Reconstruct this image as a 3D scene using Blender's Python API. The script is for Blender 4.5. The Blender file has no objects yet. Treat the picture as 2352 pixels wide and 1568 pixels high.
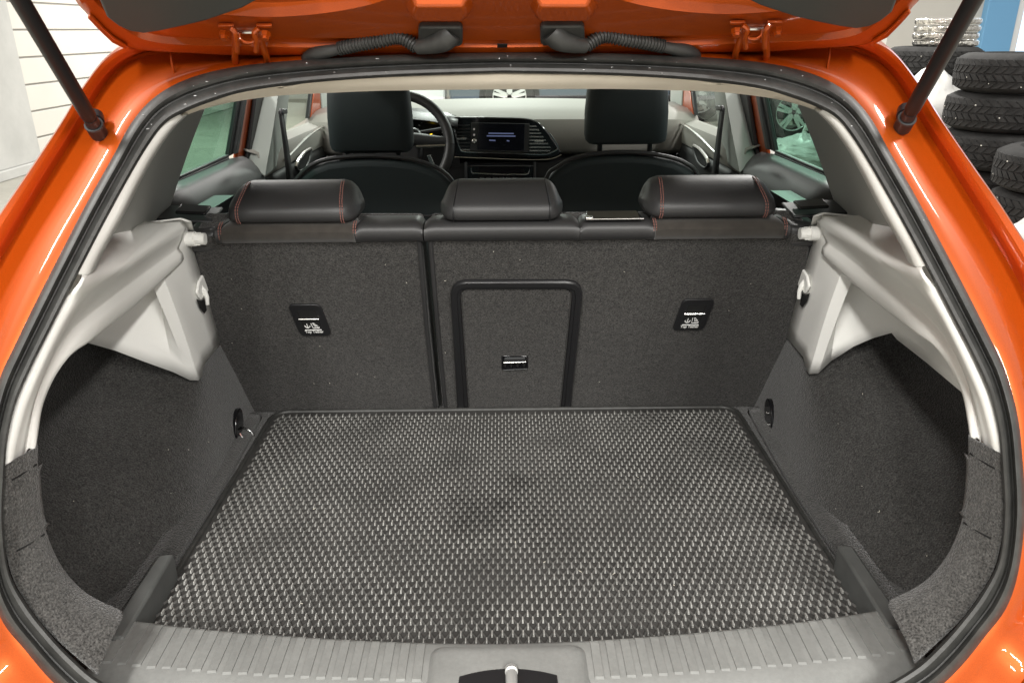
import bpy, bmesh, math, random
from mathutils import Vector, Matrix
random.seed(7)
sc = bpy.context.scene
C = sc.collection
rad = math.radians

# ------------------------------------------------------------------ camera
VW, VH, FPX = 2352.0, 1568.0, 1787.5
CAM = Vector((0.0, 0.0, 0.77))          # boot floor is z = 0, the garage floor is z = GZ
GZ = -0.62
PITCH, YAW, ROLL = rad(21.8), rad(0.58), rad(0.375)
_f = Vector((math.sin(YAW)*math.cos(PITCH), math.cos(YAW)*math.cos(PITCH), -math.sin(PITCH)))
_r = Vector((math.cos(YAW), -math.sin(YAW), 0)); _u = _r.cross(_f)
CR = _r*math.cos(ROLL) - _u*math.sin(ROLL); CU = _u*math.cos(ROLL) + _r*math.sin(ROLL); CF = _f
cd = bpy.data.cameras.new('camera'); cam = bpy.data.objects.new('camera', cd); C.objects.link(cam)
cd.sensor_width = 36; cd.sensor_fit = 'HORIZONTAL'; cd.lens = FPX/VW*36
cd.clip_start = 0.02; cd.clip_end = 200
m = Matrix((CR, CU, -CF)).transposed().to_4x4(); m.translation = CAM
cam.matrix_world = m; sc.camera = cam

# ------------------------------------------------------------------ light
w = bpy.data.worlds.new('World'); sc.world = w; w.use_nodes = True
bg = w.node_tree.nodes['Background']; bg.inputs[0].default_value = (1.0, 0.98, 0.94, 1); bg.inputs[1].default_value = 0.42
def lamp(loc, sx, sy, power, col=(1, .975, .93), rot=(0, 0, 0)):
    l = bpy.data.lights.new('unseen_ceiling_lamp', 'AREA'); l.shape = 'RECTANGLE'; l.size = sx; l.size_y = sy
    l.energy = power; l.color = col
    o = bpy.data.objects.new('unseen_ceiling_lamp', l); C.objects.link(o); o.location = loc; o.rotation_euler = rot
    return o
CEIL = 2.7
LP = 1.0
for x, y, p in ((-0.9, -1.4, 85), (1.5, -1.7, 80), (-.7, -3.6, 115), (1.5, -3.9, 115), (-2.9, 1.6, 60), (3.2, 2.4, 60), (-2.6, 5.6, 85), (2.2, 5.8, 100), (-.2, 5.2, 45), (0, 10.5, 150), (4.2, 11, 80), (-3.4, 11, 110)):  # none in view; back rows and one ahead added to light boot and dash
    lamp((x, y, CEIL), 0.25, 1.6, p*LP)
vs = sc.view_settings; vs.view_transform = 'Standard'; vs.look = 'None'; vs.exposure = 0.80; vs.gamma = 1; vs.use_curve_mapping = False
sc.cycles.use_denoising = True
try: sc.cycles.denoiser = 'OPENIMAGEDENOISE'
except Exception: pass
sc.cycles.max_bounces = 8; sc.cycles.transparent_max_bounces = 12

# ------------------------------------------------------------------ materials
def mat(name, col, rough=.5, metal=0., coat=0., spec=.5, noise=None, bump=None, sheen=0., emit=None):
    """noise=(scale, contrast, detail) varies the colour, bump=(scale, strength, distance) is fine relief"""
    M_ = bpy.data.materials.new(name); M_.use_nodes = True; nt = M_.node_tree; b = nt.nodes['Principled BSDF']
    b.inputs['Base Color'].default_value = (*col, 1); b.inputs['Roughness'].default_value = rough
    b.inputs['Metallic'].default_value = metal; b.inputs['Coat Weight'].default_value = coat
    b.inputs['Coat Roughness'].default_value = .04; b.inputs['Specular IOR Level'].default_value = spec
    if sheen: b.inputs['Sheen Weight'].default_value = sheen; b.inputs['Sheen Roughness'].default_value = .5
    if emit: b.inputs['Emission Color'].default_value = (*emit[:3], 1); b.inputs['Emission Strength'].default_value = emit[3]
    tc = nt.nodes.new('ShaderNodeTexCoord')
    last = None
    for i, n in enumerate(noise or ()):
        t = nt.nodes.new('ShaderNodeTexNoise'); t.inputs['Scale'].default_value = n[0]; t.inputs['Detail'].default_value = n[2]
        t.inputs['Roughness'].default_value = .6
        nt.links.new(tc.outputs['Object'], t.inputs['Vector'])
        r = nt.nodes.new('ShaderNodeMapRange'); r.inputs[1].default_value = .3; r.inputs[2].default_value = .7
        r.inputs[3].default_value = 1-n[1]; r.inputs[4].default_value = 1+n[1]
        nt.links.new(t.outputs['Fac'], r.inputs[0])
        if last is None: last = r.outputs[0]
        else:
            mm = nt.nodes.new('ShaderNodeMath'); mm.operation = 'MULTIPLY'
            nt.links.new(last, mm.inputs[0]); nt.links.new(r.outputs[0], mm.inputs[1]); last = mm.outputs[0]
    if last is not None:
        vm = nt.nodes.new('ShaderNodeVectorMath'); vm.operation = 'SCALE'; vm.inputs[0].default_value = col
        nt.links.new(last, vm.inputs['Scale']); nt.links.new(vm.outputs[0], b.inputs['Base Color'])
    if bump:
        t = nt.nodes.new('ShaderNodeTexNoise'); t.inputs['Scale'].default_value = bump[0]; t.inputs['Detail'].default_value = 3
        nt.links.new(tc.outputs['Object'], t.inputs['Vector'])
        bp = nt.nodes.new('ShaderNodeBump'); bp.inputs['Strength'].default_value = bump[1]; bp.inputs['Distance'].default_value = bump[2]
        nt.links.new(t.outputs['Fac'], bp.inputs['Height']); nt.links.new(bp.outputs[0], b.inputs['Normal'])
    return M_
def stain(M_, spots, depth):
    nt = M_.node_tree; b = nt.nodes['Principled BSDF']; src = b.inputs['Base Color'].links[0].from_socket
    tc = nt.nodes.new('ShaderNodeTexCoord'); nz = nt.nodes.new('ShaderNodeTexNoise'); nz.inputs['Scale'].default_value = 22; nz.inputs['Detail'].default_value = 5
    nt.links.new(tc.outputs['Object'], nz.inputs['Vector']); fac = None
    for (x, y, r) in spots:
        d = nt.nodes.new('ShaderNodeVectorMath'); d.operation = 'DISTANCE'; d.inputs[1].default_value = (x, y, .008); nt.links.new(tc.outputs['Object'], d.inputs[0])
        a = nt.nodes.new('ShaderNodeMath'); a.operation = 'MULTIPLY_ADD'; a.inputs[1].default_value = .09; nt.links.new(nz.outputs['Fac'], a.inputs[0]); nt.links.new(d.outputs['Value'], a.inputs[2])
        mr = nt.nodes.new('ShaderNodeMapRange'); mr.interpolation_type = 'SMOOTHSTEP'; mr.inputs[1].default_value = .03+r*.3; mr.inputs[2].default_value = .045+r; mr.inputs[3].default_value = depth; mr.inputs[4].default_value = 1
        nt.links.new(a.outputs[0], mr.inputs[0])
        if fac is None: fac = mr.outputs[0]
        else:
            q = nt.nodes.new('ShaderNodeMath'); q.operation = 'MULTIPLY'; nt.links.new(fac, q.inputs[0]); nt.links.new(mr.outputs[0], q.inputs[1]); fac = q.outputs[0]
    vm = nt.nodes.new('ShaderNodeVectorMath'); vm.operation = 'SCALE'; nt.links.new(src, vm.inputs[0]); nt.links.new(fac, vm.inputs['Scale']); nt.links.new(vm.outputs[0], b.inputs['Base Color'])
def glass(name, tint, gloss=.12):
    M_ = bpy.data.materials.new(name); M_.use_nodes = True; nt = M_.node_tree; nt.nodes.clear()
    o = nt.nodes.new('ShaderNodeOutputMaterial'); t = nt.nodes.new('ShaderNodeBsdfTransparent'); t.inputs[0].default_value = (*tint, 1)
    g = nt.nodes.new('ShaderNodeBsdfGlossy'); g.inputs['Roughness'].default_value = .02
    lw = nt.nodes.new('ShaderNodeLayerWeight'); lw.inputs['Blend'].default_value = .5
    pw = nt.nodes.new('ShaderNodeMath'); pw.operation = 'POWER'; pw.inputs[1].default_value = 5
    nt.links.new(lw.outputs['Facing'], pw.inputs[0])
    f = nt.nodes.new('ShaderNodeMath'); f.operation = 'MULTIPLY_ADD'; f.inputs[1].default_value = .5; f.inputs[2].default_value = .03
    nt.links.new(pw.outputs[0], f.inputs[0])
    mx = nt.nodes.new('ShaderNodeMixShader')
    nt.links.new(f.outputs[0], mx.inputs[0]); nt.links.new(t.outputs[0], mx.inputs[1]); nt.links.new(g.outputs[0], mx.inputs[2])
    nt.links.new(mx.outputs[0], o.inputs[0])
    return M_
K = dict(
  paint=mat('orange_paint', (.43, .066, .001), .46, .48, .7, .35, noise=((1400, .14, 1), (2.5, .05, 2))),
  rubber=mat('seal_rubber', (.034, .034, .032), .48, spec=.5, noise=((40, .35, 4),), bump=(220, .12, .002)),
  cream=mat('cream_plastic', (.81, .805, .77), .46, spec=.4, bump=(900, .08, .001), noise=((3, .03, 3),)),
  header=mat('beige_header', (.76, .69, .58), .85, spec=.2, bump=(700, .15, .001), noise=((14, .05, 4),)),
  grey=mat('shaded_pillar_plastic', (.40, .398, .38), .55, spec=.35, bump=(900, .08, .001)),  # pale trim plastic with its shadow mixed into the base colour
  carpet=mat('grey_carpet', (.041, .040, .038), .95, spec=.1, sheen=.25, noise=((400, .72, 3), (120, .22, 3), (5, .20, 3)), bump=(380, .9, .003)),
  seatcarpet=mat('seat_back_carpet', (.043, .041, .0385), .95, spec=.1, sheen=.2, noise=((360, .80, 3), (110, .22, 3), (4, .12, 3)), bump=(330, .9, .003)),
  cornercarpet=mat('corner_carpet', (.054, .052, .049), .95, spec=.1, sheen=.3, noise=((420, .80, 3), (120, .22, 3), (8, .15, 2)), bump=(420, .9, .003)),
  leather=mat('black_leather', (.030, .0295, .030), .47, spec=.5, bump=(420, .18, .0012), noise=((5, .10, 2),)),
  suede=mat('dark_suede', (.040, .035, .030), .85, spec=.15, sheen=.3, noise=((60, .18, 4),)),
  fabric=mat('dark_seat_shell', (.028, .039, .041), .6, spec=.4, bump=(300, .1, .001)),
  black=mat('black_plastic', (.012, .012, .013), .40, spec=.5, bump=(600, .06, .001)),
  satin=mat('satin_dark_plastic', (.030, .031, .032), .50, spec=.5, bump=(600, .08, .001)),
  kerb=mat('kerb_bar_plastic', (.085, .088, .085), .5, spec=.4, noise=((30, .12, 4),), bump=(500, .15, .001)),
  strut=mat('strut_black', (.010, .010, .010), .42, spec=.35),
  hatchtrim=mat('hatch_trim_plastic', (.055, .057, .053), .6, spec=.3, bump=(500, .12, .001)),
  gloss=mat('piano_black', (.004, .004, .005), .08, spec=.6, coat=.5),
  void=mat('dark_recess', (.002, .002, .002), .8),
  steel=mat('bright_metal', (.62, .61, .58), .25, 1.0),
  striker=mat('zinc_striker', (.70, .70, .68), .42, .7),
  chrome=mat('chrome', (.8, .8, .8), .10, 1.0),
  white=mat('white_print', (.75, .75, .73), .6),
  stitch=mat('red_thread', (.23, .10, .082), .8),
  dash=mat('light_grey_dash', (.30, .29, .262), .6, spec=.3, bump=(500, .08, .001)),
  sill=mat('grey_sill_plastic', (.180, .183, .175), .62, spec=.4, noise=((14, .09, 5), (160, .06, 3)), bump=(600, .22, .0012)),
  mat=mat('mat_rubber', (.040, .039, .037), .62, spec=.35, noise=((5, .22, 3), (60, .12, 3))),
  matridge=mat('mat_rubber_ridge', (.080, .078, .074), .55, spec=.45, noise=((6, .28, 4), (50, .15, 3))),
  mattip=mat('mat_worn_tip_highlight', (.32, .318, .302), .40, spec=.6, noise=((9, .35, 3),)),  # worn tips, with their specular highlight also painted into the pale base colour
  tyre=mat('tyre_rubber', (.016, .0155, .015), .85, spec=.3, noise=((18, .4, 4),), bump=(60, .3, .004)),
  stone=mat('gravel_speck', (.6, .58, .52), .8),
  bag=mat('white_plastic_bag', (.50, .495, .475), .35, spec=.4, noise=((8, .06, 3),)),
  wall=mat('white_wall_panel', (.56, .54, .49), .6, noise=((1.2, .04, 3),)),
  joint=mat('wall_joint', (.25, .24, .22), .9),
  pillar=mat('grey_pillar', (.42, .42, .40), .7, noise=((2.5, .10, 4),)),
  floor=mat('concrete_floor', (.34, .325, .28), .35, spec=.4, noise=((1.1, .12, 5), (9, .10, 4)), bump=(30, .05, .003)),
  blue=mat('blue_window_frame', (.16, .38, .62), .45),
  daylight=mat('lit_window', (.6, .75, .9), .3, emit=(.62, .80, 1.0, .85)),
  darkcar=mat('dark_blue_paint', (.045, .065, .085), .5, .1, .15),
  blackcar=mat('black_paint', (.008, .008, .009), .25, .2, .8),
  alloy=mat('silver_alloy', (.72, .73, .72), .28, .8),
  card=mat('white_cabinet', (.75, .76, .76), .5),
  screen=mat('screen_glass', (.006, .007, .012), .10, spec=.5, coat=.4),
  glow=mat('screen_text', (.05, .06, .12), .4, emit=(.25, .30, .55, .16)),
  amber=mat('amber_light', (.8, .5, .0), .4, emit=(1, .65, .02, 1.2)),
  redled=mat('red_light', (.6, .02, .02), .4, emit=(1, .05, .04, .8)),
  bpillar=mat('pale_grey_pillar_plastic', (.38, .41, .38), .55, spec=.3),
  beltm=mat('seat_belt_webbing', (.010, .010, .010), .7),
  tint=glass('tinted_side_glass', (.50, .68, .60)),
  clear=glass('clear_side_glass', (.9, .96, .92)),
  shield=glass('windscreen_glass', (.84, .94, .90)),
  silverbox=mat('silver_foil', (.6, .58, .54), .22, .9, noise=((25, .45, 3),), bump=(30, .9, .02)),
)

# ------------------------------------------------------------------ helpers
def ray(u, v): return CR*((u-VW/2)/FPX) - CU*((v-VH/2)/FPX) + CF
def aY(u, v, Y): d = ray(u, v); return CAM + d*((Y-CAM.y)/d.y)
def aX(u, v, X): d = ray(u, v); return CAM + d*((X-CAM.x)/d.x)
def aZ(u, v, Z): d = ray(u, v); return CAM + d*((Z-CAM.z)/d.z)
def aPlane(u, v, p, n): d = ray(u, v); return CAM + d*((p-CAM).dot(n)/d.dot(n))
YT = [(-.6, .60), (-.05, .65), (0, .665), (.1, .685), (.2, .705), (.3, .735), (.36, .765), (.42, .81), (.5, .885), (.6, .985), (.7, 1.085), (.76, 1.15), (.85, 1.25), (1.5, 1.9)]
def yop(z):                                   # the side profile of the tailgate opening
    for (a, b), (c, d) in zip(YT, YT[1:]):
        if z <= c: return b + (d-b)*(z-a)/(c-a)
    return YT[-1][1]
def aO(u, v, dy=0.):                          # pixel -> point on the opening profile
    d = ray(u, v); lo, hi = .3, 2.2
    for _ in range(50):
        t = (lo+hi)/2; p = CAM + d*t
        if p.y - yop(p.z) - dy > 0: hi = t
        else: lo = t
    return CAM + d*((lo+hi)/2)
def mir(ps): return [Vector((-p.x, p.y, p.z)) for p in ps]
def flip(p): return Vector((-p.x, p.y, p.z))
def spl(keys, n, closed=False):
    k = [Vector(p) for p in keys]; m_ = len(k); out = []
    segs = m_ if closed else m_-1
    cnt = n if closed else n-1
    for i in range(n):
        t = i/cnt*segs
        s = min(int(t), segs-1); t -= s
        g = (lambda j: k[j % m_]) if closed else (lambda j: k[max(0, min(m_-1, j))])
        a, b, c, d = g(s-1), g(s), g(s+1), g(s+2)
        out.append(.5*((2*b)+(c-a)*t+(2*a-5*b+4*c-d)*t*t+(3*b-a-3*c+d)*t**3))
    return out
WORLD = {}
def obj(name, vf, material, parent=None, smooth=True, solid=0., bevel=0., sub=0, seg=2, kind=None, auto=True):
    me = bpy.data.meshes.new(name); me.from_pydata([tuple(p) for p in vf[0]], [], vf[1]); me.update()
    bm = bmesh.new(); bm.from_mesh(me); bmesh.ops.remove_doubles(bm, verts=bm.verts, dist=1e-6)
    bmesh.ops.recalc_face_normals(bm, faces=bm.faces); bm.to_mesh(me); bm.free()
    me.materials.append(material)
    o = bpy.data.objects.new(name, me); C.objects.link(o)
    if smooth: me.polygons.foreach_set('use_smooth', [True]*len(me.polygons))
    if solid:
        md = o.modifiers.new('thickness', 'SOLIDIFY'); md.thickness = solid; md.offset = 0
    if sub:
        md = o.modifiers.new('subdivide', 'SUBSURF'); md.levels = md.render_levels = sub
    if bevel:
        md = o.modifiers.new('bevel', 'BEVEL'); md.width = bevel; md.segments = seg; md.limit_method = 'ANGLE'; md.angle_limit = rad(35)
        md.harden_normals = False
    if smooth and auto and not sub:
        me.set_sharp_from_angle(angle=rad(40)) if hasattr(me, 'set_sharp_from_angle') else None
    if parent is not None: adopt(o, parent)
    if kind: o['kind'] = kind
    return o
def adopt(o, parent):
    o.parent = parent
    off = WORLD.get(parent.name)
    if off is not None: o.matrix_parent_inverse = Matrix.Translation(-off)
def empty(name, loc, label=None, cat=None, group=None):
    o = bpy.data.objects.new(name, None); C.objects.link(o); o.location = loc; o.empty_display_size = .1
    WORLD[o.name] = Vector(loc)
    if label: tag(o, label, cat, group)
    return o
def tag(o, label, cat, group=None):
    o['label'] = label; o['category'] = cat
    if group: o['group'] = group
def add(*vfs):
    V, F = [], []
    for v, f in vfs:
        b = len(V); V += list(v); F += [tuple(i+b for i in q) for q in f]
    return V, F
def loft(rails, closed=False, loop=False):
    n = len(rails[0]); V = [p for r in rails for p in r]; F = []
    R = len(rails)
    for i in range(R if loop else R-1):
        for j in range(n if closed else n-1):
            a, b = i*n+j, i*n+(j+1) % n; c, d = ((i+1) % R)*n+(j+1) % n, ((i+1) % R)*n+j
            F.append((a, b, c, d))
    return V, F
def cap(vf, ring_a, ring_b=None):
    V, F = vf; F = list(F); F.append(tuple(ring_a)); 
    if ring_b: F.append(tuple(ring_b))
    return V, F
def tube(pts, r, n=10, caps=True):
    rr = r if isinstance(r, (list, tuple)) else [r]*len(pts)
    pts = [Vector(p) for p in pts]; rails = []; up = None
    for i, p in enumerate(pts):
        t = (pts[min(i+1, len(pts)-1)]-pts[max(i-1, 0)]).normalized()
        if up is None:
            up = Vector((0, 0, 1)) if abs(t.z) < .9 else Vector((0, 1, 0))
        s = t.cross(up).normalized(); up = s.cross(t).normalized()
        rails.append([p + (s*math.cos(a)+up*math.sin(a))*rr[i] for a in [2*math.pi*k/n for k in range(n)]])
    V, F = loft(rails, closed=True)
    if caps: F = F+[tuple(range(n)), tuple(range(len(V)-n, len(V)))]
    return V, F
def box(x0, x1, y0, y1, z0, z1):
    V = [Vector((x, y, z)) for x in (x0, x1) for y in (y0, y1) for z in (z0, z1)]
    return V, [(0, 1, 3, 2), (4, 6, 7, 5), (0, 4, 5, 1), (2, 3, 7, 6), (0, 2, 6, 4), (1, 5, 7, 3)]
def prism(poly, ext):
    n = len(poly); V = [Vector(p) for p in poly]+[Vector(p)+Vector(ext) for p in poly]
    F = [tuple(range(n)), tuple(range(2*n-1, n-1, -1))]+[(i, (i+1) % n, n+(i+1) % n, n+i) for i in range(n)]
    return V, F
def rrect(x0, x1, y0, y1, r, n=5):
    out = []
    for cx, cy, a0 in ((x1-r, y1-r, 0), (x0+r, y1-r, 90), (x0+r, y0+r, 180), (x1-r, y0+r, 270)):
        for i in range(n+1):
            a = rad(a0+90*i/n); out.append((cx+r*math.cos(a), cy+r*math.sin(a)))
    return out
def smooth01(x): x = max(0., min(1., x)); return x*x*(3-2*x)
def copy_tree(o, parent=None):
    c = o.copy(); C.objects.link(c); c.parent = parent
    for ch in list(o.children): copy_tree(ch, c)
    return c

# ------------------------------------------------------------------ the garage round the car
def quadsheet(x0, x1, y0, y1, z): return [Vector((x0, y0, z)), Vector((x1, y0, z)), Vector((x1, y1, z)), Vector((x0, y1, z))], [(0, 1, 2, 3)]
fl = obj('garage_floor', quadsheet(-9, 9, -5, 20, GZ), K['floor'], smooth=False); fl['kind'] = 'structure'

WX = -5.3
wl = obj('panelled_wall', box(WX-.2, WX-.012, -2, 18, GZ, 3.2), K['joint'], smooth=False); wl['kind'] = 'structure'
z = GZ
brd = None
while z < 3.1:
    for y0, y1 in ((-2, 6.4), (6.412, 12.2), (12.212, 18)):
        obj('wall_panel', box(WX-.03, WX, y0, y1, z+.006, z+.272), K['wall'], wl, bevel=.006)
    z += .285
wf = obj('end_wall', box(-5.2, 9, 18.0, 18.2, GZ, 3.2), K['wall'], smooth=False); wf['kind'] = 'structure'
# back wall on the right with a blue framed window
rw = obj('window_wall', add(box(4.55, 5.62, 9.8, 10.0, GZ, 3.2), box(5.62, 9, 9.8, 10.0, GZ, .30), box(8.6, 9, 9.8, 10, .30, 3.2)), K['wall'], smooth=False); rw['kind'] = 'structure'
bw = empty('blue_window', (7.1, 9.8, .30), 'blue framed daylight window above the stacked winter tyres', 'window')
for q in (box(5.62, 5.98, 9.70, 9.86, .30, 3.2), box(8.3, 8.6, 9.70, 9.86, .30, 3.2), box(5.98, 8.3, 9.70, 9.86, .30, .42)):
    obj('frame', q, K['blue'], bw, smooth=False, bevel=.01)
obj('sash', add(box(5.98, 6.06, 9.72, 9.84, .42, 3.2), box(6.06, 8.3, 9.735, 9.83, 1.0, 1.05)), K['card'], bw, smooth=False, bevel=.006)
obj('pane', box(6.05, 8.3, 9.80, 9.82, .42, 3.2), K['daylight'], bw, smooth=False)
for i in range(14):
    obj('blind_slat', box(6.75, 8.2, 9.76, 9.79, .5+i*.09, .53+i*.09), K['card'], bw, smooth=False)

# pillar at the left
pl = empty('grey_pillar', (-5.18, 7.2, GZ), 'broad grey painted pillar standing against the white panelled wall', 'pillar')
obj('shaft', box(-5.295, -5.06, 5.6, 8.75, GZ+.1, 3.2), K['pillar'], pl, smooth=False, bevel=.01)
obj('base', box(-5.295, -5.03, 5.57, 8.78, GZ, GZ+.1), K['pillar'], pl, smooth=False, bevel=.01)

# ------------------------------------------------------------------ THE CAR
car = empty('car', (0, 2.3, GZ), 'glossy orange hatchback with its tailgate raised and empty boot open', 'car')
NL = 120
si = [(1150, 168), (900, 177), (700, 192), (560, 212), (480, 236), (420, 260), (380, 284), (345, 328), (300, 402), (240, 512), (180, 628), (120, 748), (70, 848), (35, 932), (16, 1020), (10, 1110), (8, 1210), (22, 1315), (62, 1388), (110, 1450), (165, 1508), (230, 1562), (330, 1610), (500, 1650), (800, 1668), (1150, 1672)]
so = [(1150, 121), (900, 126), (690, 138), (560, 151), (470, 169), (400, 195), (345, 232), (300, 285), (258, 362), (200, 465), (140, 580), (80, 698), (32, 797), (-2, 872), (-30, 980), (-40, 1090), (-42, 1215), (-25, 1340), (5, 1425), (55, 1490), (115, 1560), (180, 1615), (290, 1668), (480, 1710), (790, 1730), (1150, 1735)]
r2 = [(1150, 112), (900, 116), (685, 126), (545, 138), (450, 154), (375, 178), (315, 214), (268, 268), (223, 345), (160, 450), (85, 565), (18, 690), (-25, 790), (-55, 865), (-85, 985), (-95, 1100), (-95, 1230), (-75, 1375), (-22, 1448), (30, 1508), (85, 1580), (155, 1640), (270, 1695), (465, 1735), (785, 1756), (1150, 1760)]
r3 = [(1150, 106), (900, 108), (680, 114), (530, 118), (420, 122), (340, 128), (275, 158), (228, 213), (168, 312), (100, 425), (28, 552), (-45, 680), (-90, 790), (-125, 870), (-155, 995), (-165, 1115), (-165, 1250), (-140, 1415), (-70, 1500), (-20, 1560), (40, 1635), (110, 1700), (240, 1765), (450, 1815), (780, 1840), (1150, 1845)]
r4 = [(1150, 100), (900, 102), (680, 106), (525, 108), (412, 110), (330, 114), (266, 145), (214, 203), (158, 302), (88, 412), (10, 538), (-62, 665), (-110, 780), (-145, 865), (-175, 995), (-185, 1120), (-185, 1258), (-160, 1425), (-120, 1540), (-70, 1610), (0, 1690), (80, 1760), (215, 1830), (440, 1890), (775, 1925), (1150, 1930)]
r5 = [(1150, 96), (900, 98), (680, 100), (520, 101), (405, 101), (318, 103), (252, 130), (194, 200), (140, 288), (66, 400), (-18, 525), (-92, 650), (-140, 770), (-175, 860), (-205, 995), (-215, 1125), (-215, 1265), (-190, 1440), (-180, 1580), (-140, 1660), (-70, 1760), (20, 1850), (180, 1930), (430, 2000), (770, 2040), (1150, 2045)]
def lerpk(vals, i):
    i = min(i, len(vals)-1); return vals[i]
def rail(px, dy):
    ks = [aO(u, v, dy(i) if callable(dy) else dy) for i, (u, v) in enumerate(px)]
    ks[0].x = ks[-1].x = 0.                   # both halves meet on the car's centre line
    return spl(ks, NL)
low = lambda a, b, k0=16, k1=19: (lambda i: a if i <= k0 else (b if i >= k1 else a+(b-a)*(i-k0)/(k1-k0)))
RSI, RSO = rail(si, .006), rail(so, 0)
RSm = [a.lerp(b, .35) for a, b in zip(RSO, RSI)]
R2, R3, R4, R5 = rail(r2, low(.030, -.004)), rail(r3, low(.052, -.02)), rail(r4, low(.022, -.035)), rail(r5, low(.012, -.05))
def offs(r, dx, dy, dz): return [Vector((p.x+dx, p.y+dy, p.z+dz)) for p in r]
R4b = [a.lerp(b, .50)+Vector((0, .004, 0)) for a, b in zip(R4, R3)]
R4g = [a.lerp(b, .36)+Vector((0, .026, 0)) for a, b in zip(R4, R3)]      # sealed seam groove
R4h = [a.lerp(b, .20)+Vector((0, .000, 0)) for a, b in zip(R4, R3)]
R4c = [a.lerp(b, .34)+Vector((0, -.006, 0)) for a, b in zip(R4, R5)]
R4d = [a.lerp(b, .46)+Vector((0, .003, 0)) for a, b in zip(R4, R5)]
R5b = [a+Vector((-.004, .010, .002)) for a in R5]
def full(r): return r + mir(r)[::-1][1:]
def grow(r, dy, wide, n0=.0):
    out = []
    for p in r:
        t = smooth01((p.z-.25)/.45)
        out.append(Vector((p.x-wide*(1-.75*t)*(1 if p.x < -.05 else abs(p.x)/.05), p.y+dy, p.z+(.012*t if p.z > .3 else -.02))))
    return out
R6 = grow(R5, .05, .03); R7 = grow(R5, .25, .13)
body_rails = [full(r) for r in (RSm, [a.lerp(b, .5) for a, b in zip(RSO, R2)], R2, [a.lerp(b, .5)+Vector((0, .006, 0)) for a, b in zip(R2, R3)], R3, R4b, R4g, R4h, R4, R4c, R4d, R5, R5b, R6, R7)]
obj('body_aperture', loft(body_rails), K['paint'], car, solid=.002)
# outer flanks, roof and floor of the car body
flank = []
for yy, wx in ((1.05, .78), (1.5, .84), (2.3, .86), (3.3, .85), (4.1, .80), (4.35, .60)):
    flank.append([Vector((-wx*s, yy, zz)) for s, zz in ((.80, GZ+.2), (.96, GZ+.3), (1.0, .0), (.99, .2), (.955, .335))])
for s in (1, -1):
    obj('flank', loft([[Vector((p.x*s, p.y, p.z)) for p in r] for r in flank]), K['paint'], car, solid=.004)
rf = [[Vector((x*wd, yy, zz - .03*x*x)) for x in [-1+k/8 for k in range(17)]] for yy, zz, wd in ((1.20, .800, .52), (1.6, .865, .56), (2.2, .885, .57), (2.75, .855, .55))]
obj('roof', loft(rf), K['paint'], car, solid=.02)
obj('headliner', loft([[p+Vector((0, 0, -.035)) for p in r] for r in rf]), K['header'], car, solid=.004)
obj('cabin_floor', box(-.74, .74, 1.6, 3.6, -.34, -.32), K['carpet'], car, smooth=False)
bon = [[Vector((x*.80, yy, zz-.05*x*x)) for x in [-1+k/6 for k in range(13)]] for yy, zz in ((3.62, .40), (4.0, .34), (4.32, .22), (4.36, .0))]
obj('bonnet', loft(bon), K['paint'], car, solid=.004)

for s in (1, -1):
    q0 = [[Vector((-.795*s, y0_, .33)), Vector((-.775*s, y0_+.01, .42)), Vector((-.68*s, y0_+.03, .58)), Vector((-.56*s, y1_, .775)), Vector((-.50*s, y1_, .80))] for y0_, y1_ in ((1.27, 1.30), (1.42, 1.46), (1.60, 1.72))]
    obj('rear_quarter', loft(q0), K['paint'], car, solid=.003)
    obj('quarter_liner', loft([[p+Vector((.022*s, .0, -.012)) for p in r] for r in q0]), K['black'], car, solid=.003)
# rubber seal with two ribs
PROF = [(0, 0), (.05, .011), (.16, .019), (.28, .020), (.40, .014), (.47, .005), (.53, .004), (.60, .011), (.72, .015), (.86, .013), (.96, .007), (1, 0), (1, -.012), (0, -.012)]
def sealrail(s, h):
    out = []
    for i in range(NL):
        a, b = RSO[i], RSI[i]; t = (RSO[min(i+1, NL-1)]-RSO[max(i-1, 0)]).normalized()
        n = (Vector((0, .12, .74))-a.lerp(b, .5)).normalized()      # the ribs face out of the boot
        out.append(a.lerp(b, s)+n*h)
    return out
seal_rails = [full(sealrail(s, h)) for s, h in PROF]
seal = obj('rubber_seal', loft(seal_rails), K['rubber'], car)
# water beads along the header
def bead(p, r, sx=1.):
    V = []; F = []
    n, mm_ = 8, 4
    for j in range(mm_+1):
        th = math.pi/2*j/mm_
        for i in range(n):
            a = 2*math.pi*i/n
            V.append(Vector((p.x+sx*r*math.cos(a)*math.cos(th), p.y-r*.8*math.sin(th), p.z+r*.8*math.sin(a)*math.cos(th))))
    for j in range(mm_):
        for i in range(n): F.append((j*n+i, j*n+(i+1) % n, (j+1)*n+(i+1) % n, (j+1)*n+i))
    return V, F
wdrop = mat('water_drop', (.25, .25, .25), .05, spec=1.0, coat=1.0)
drops = []
rs = [sealrail(s, h) for s, h in ((.16, .0185), (.28, .0195), (.62, .0112), (.75, .0148))]
for _ in range(34):
    r = random.choice(rs); k = int(abs(random.gauss(0, 16))) % 60
    p = r[k].copy()
    if random.random() < .5: p = flip(p)
    p.x += random.uniform(-.02, .02) if k < 12 else 0
    drops.append(bead(p, random.uniform(.0007, .0014), random.uniform(1, 2.4)))
o = obj('water_drops', add(*drops), wdrop, seal); o['kind'] = 'stuff'

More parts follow.
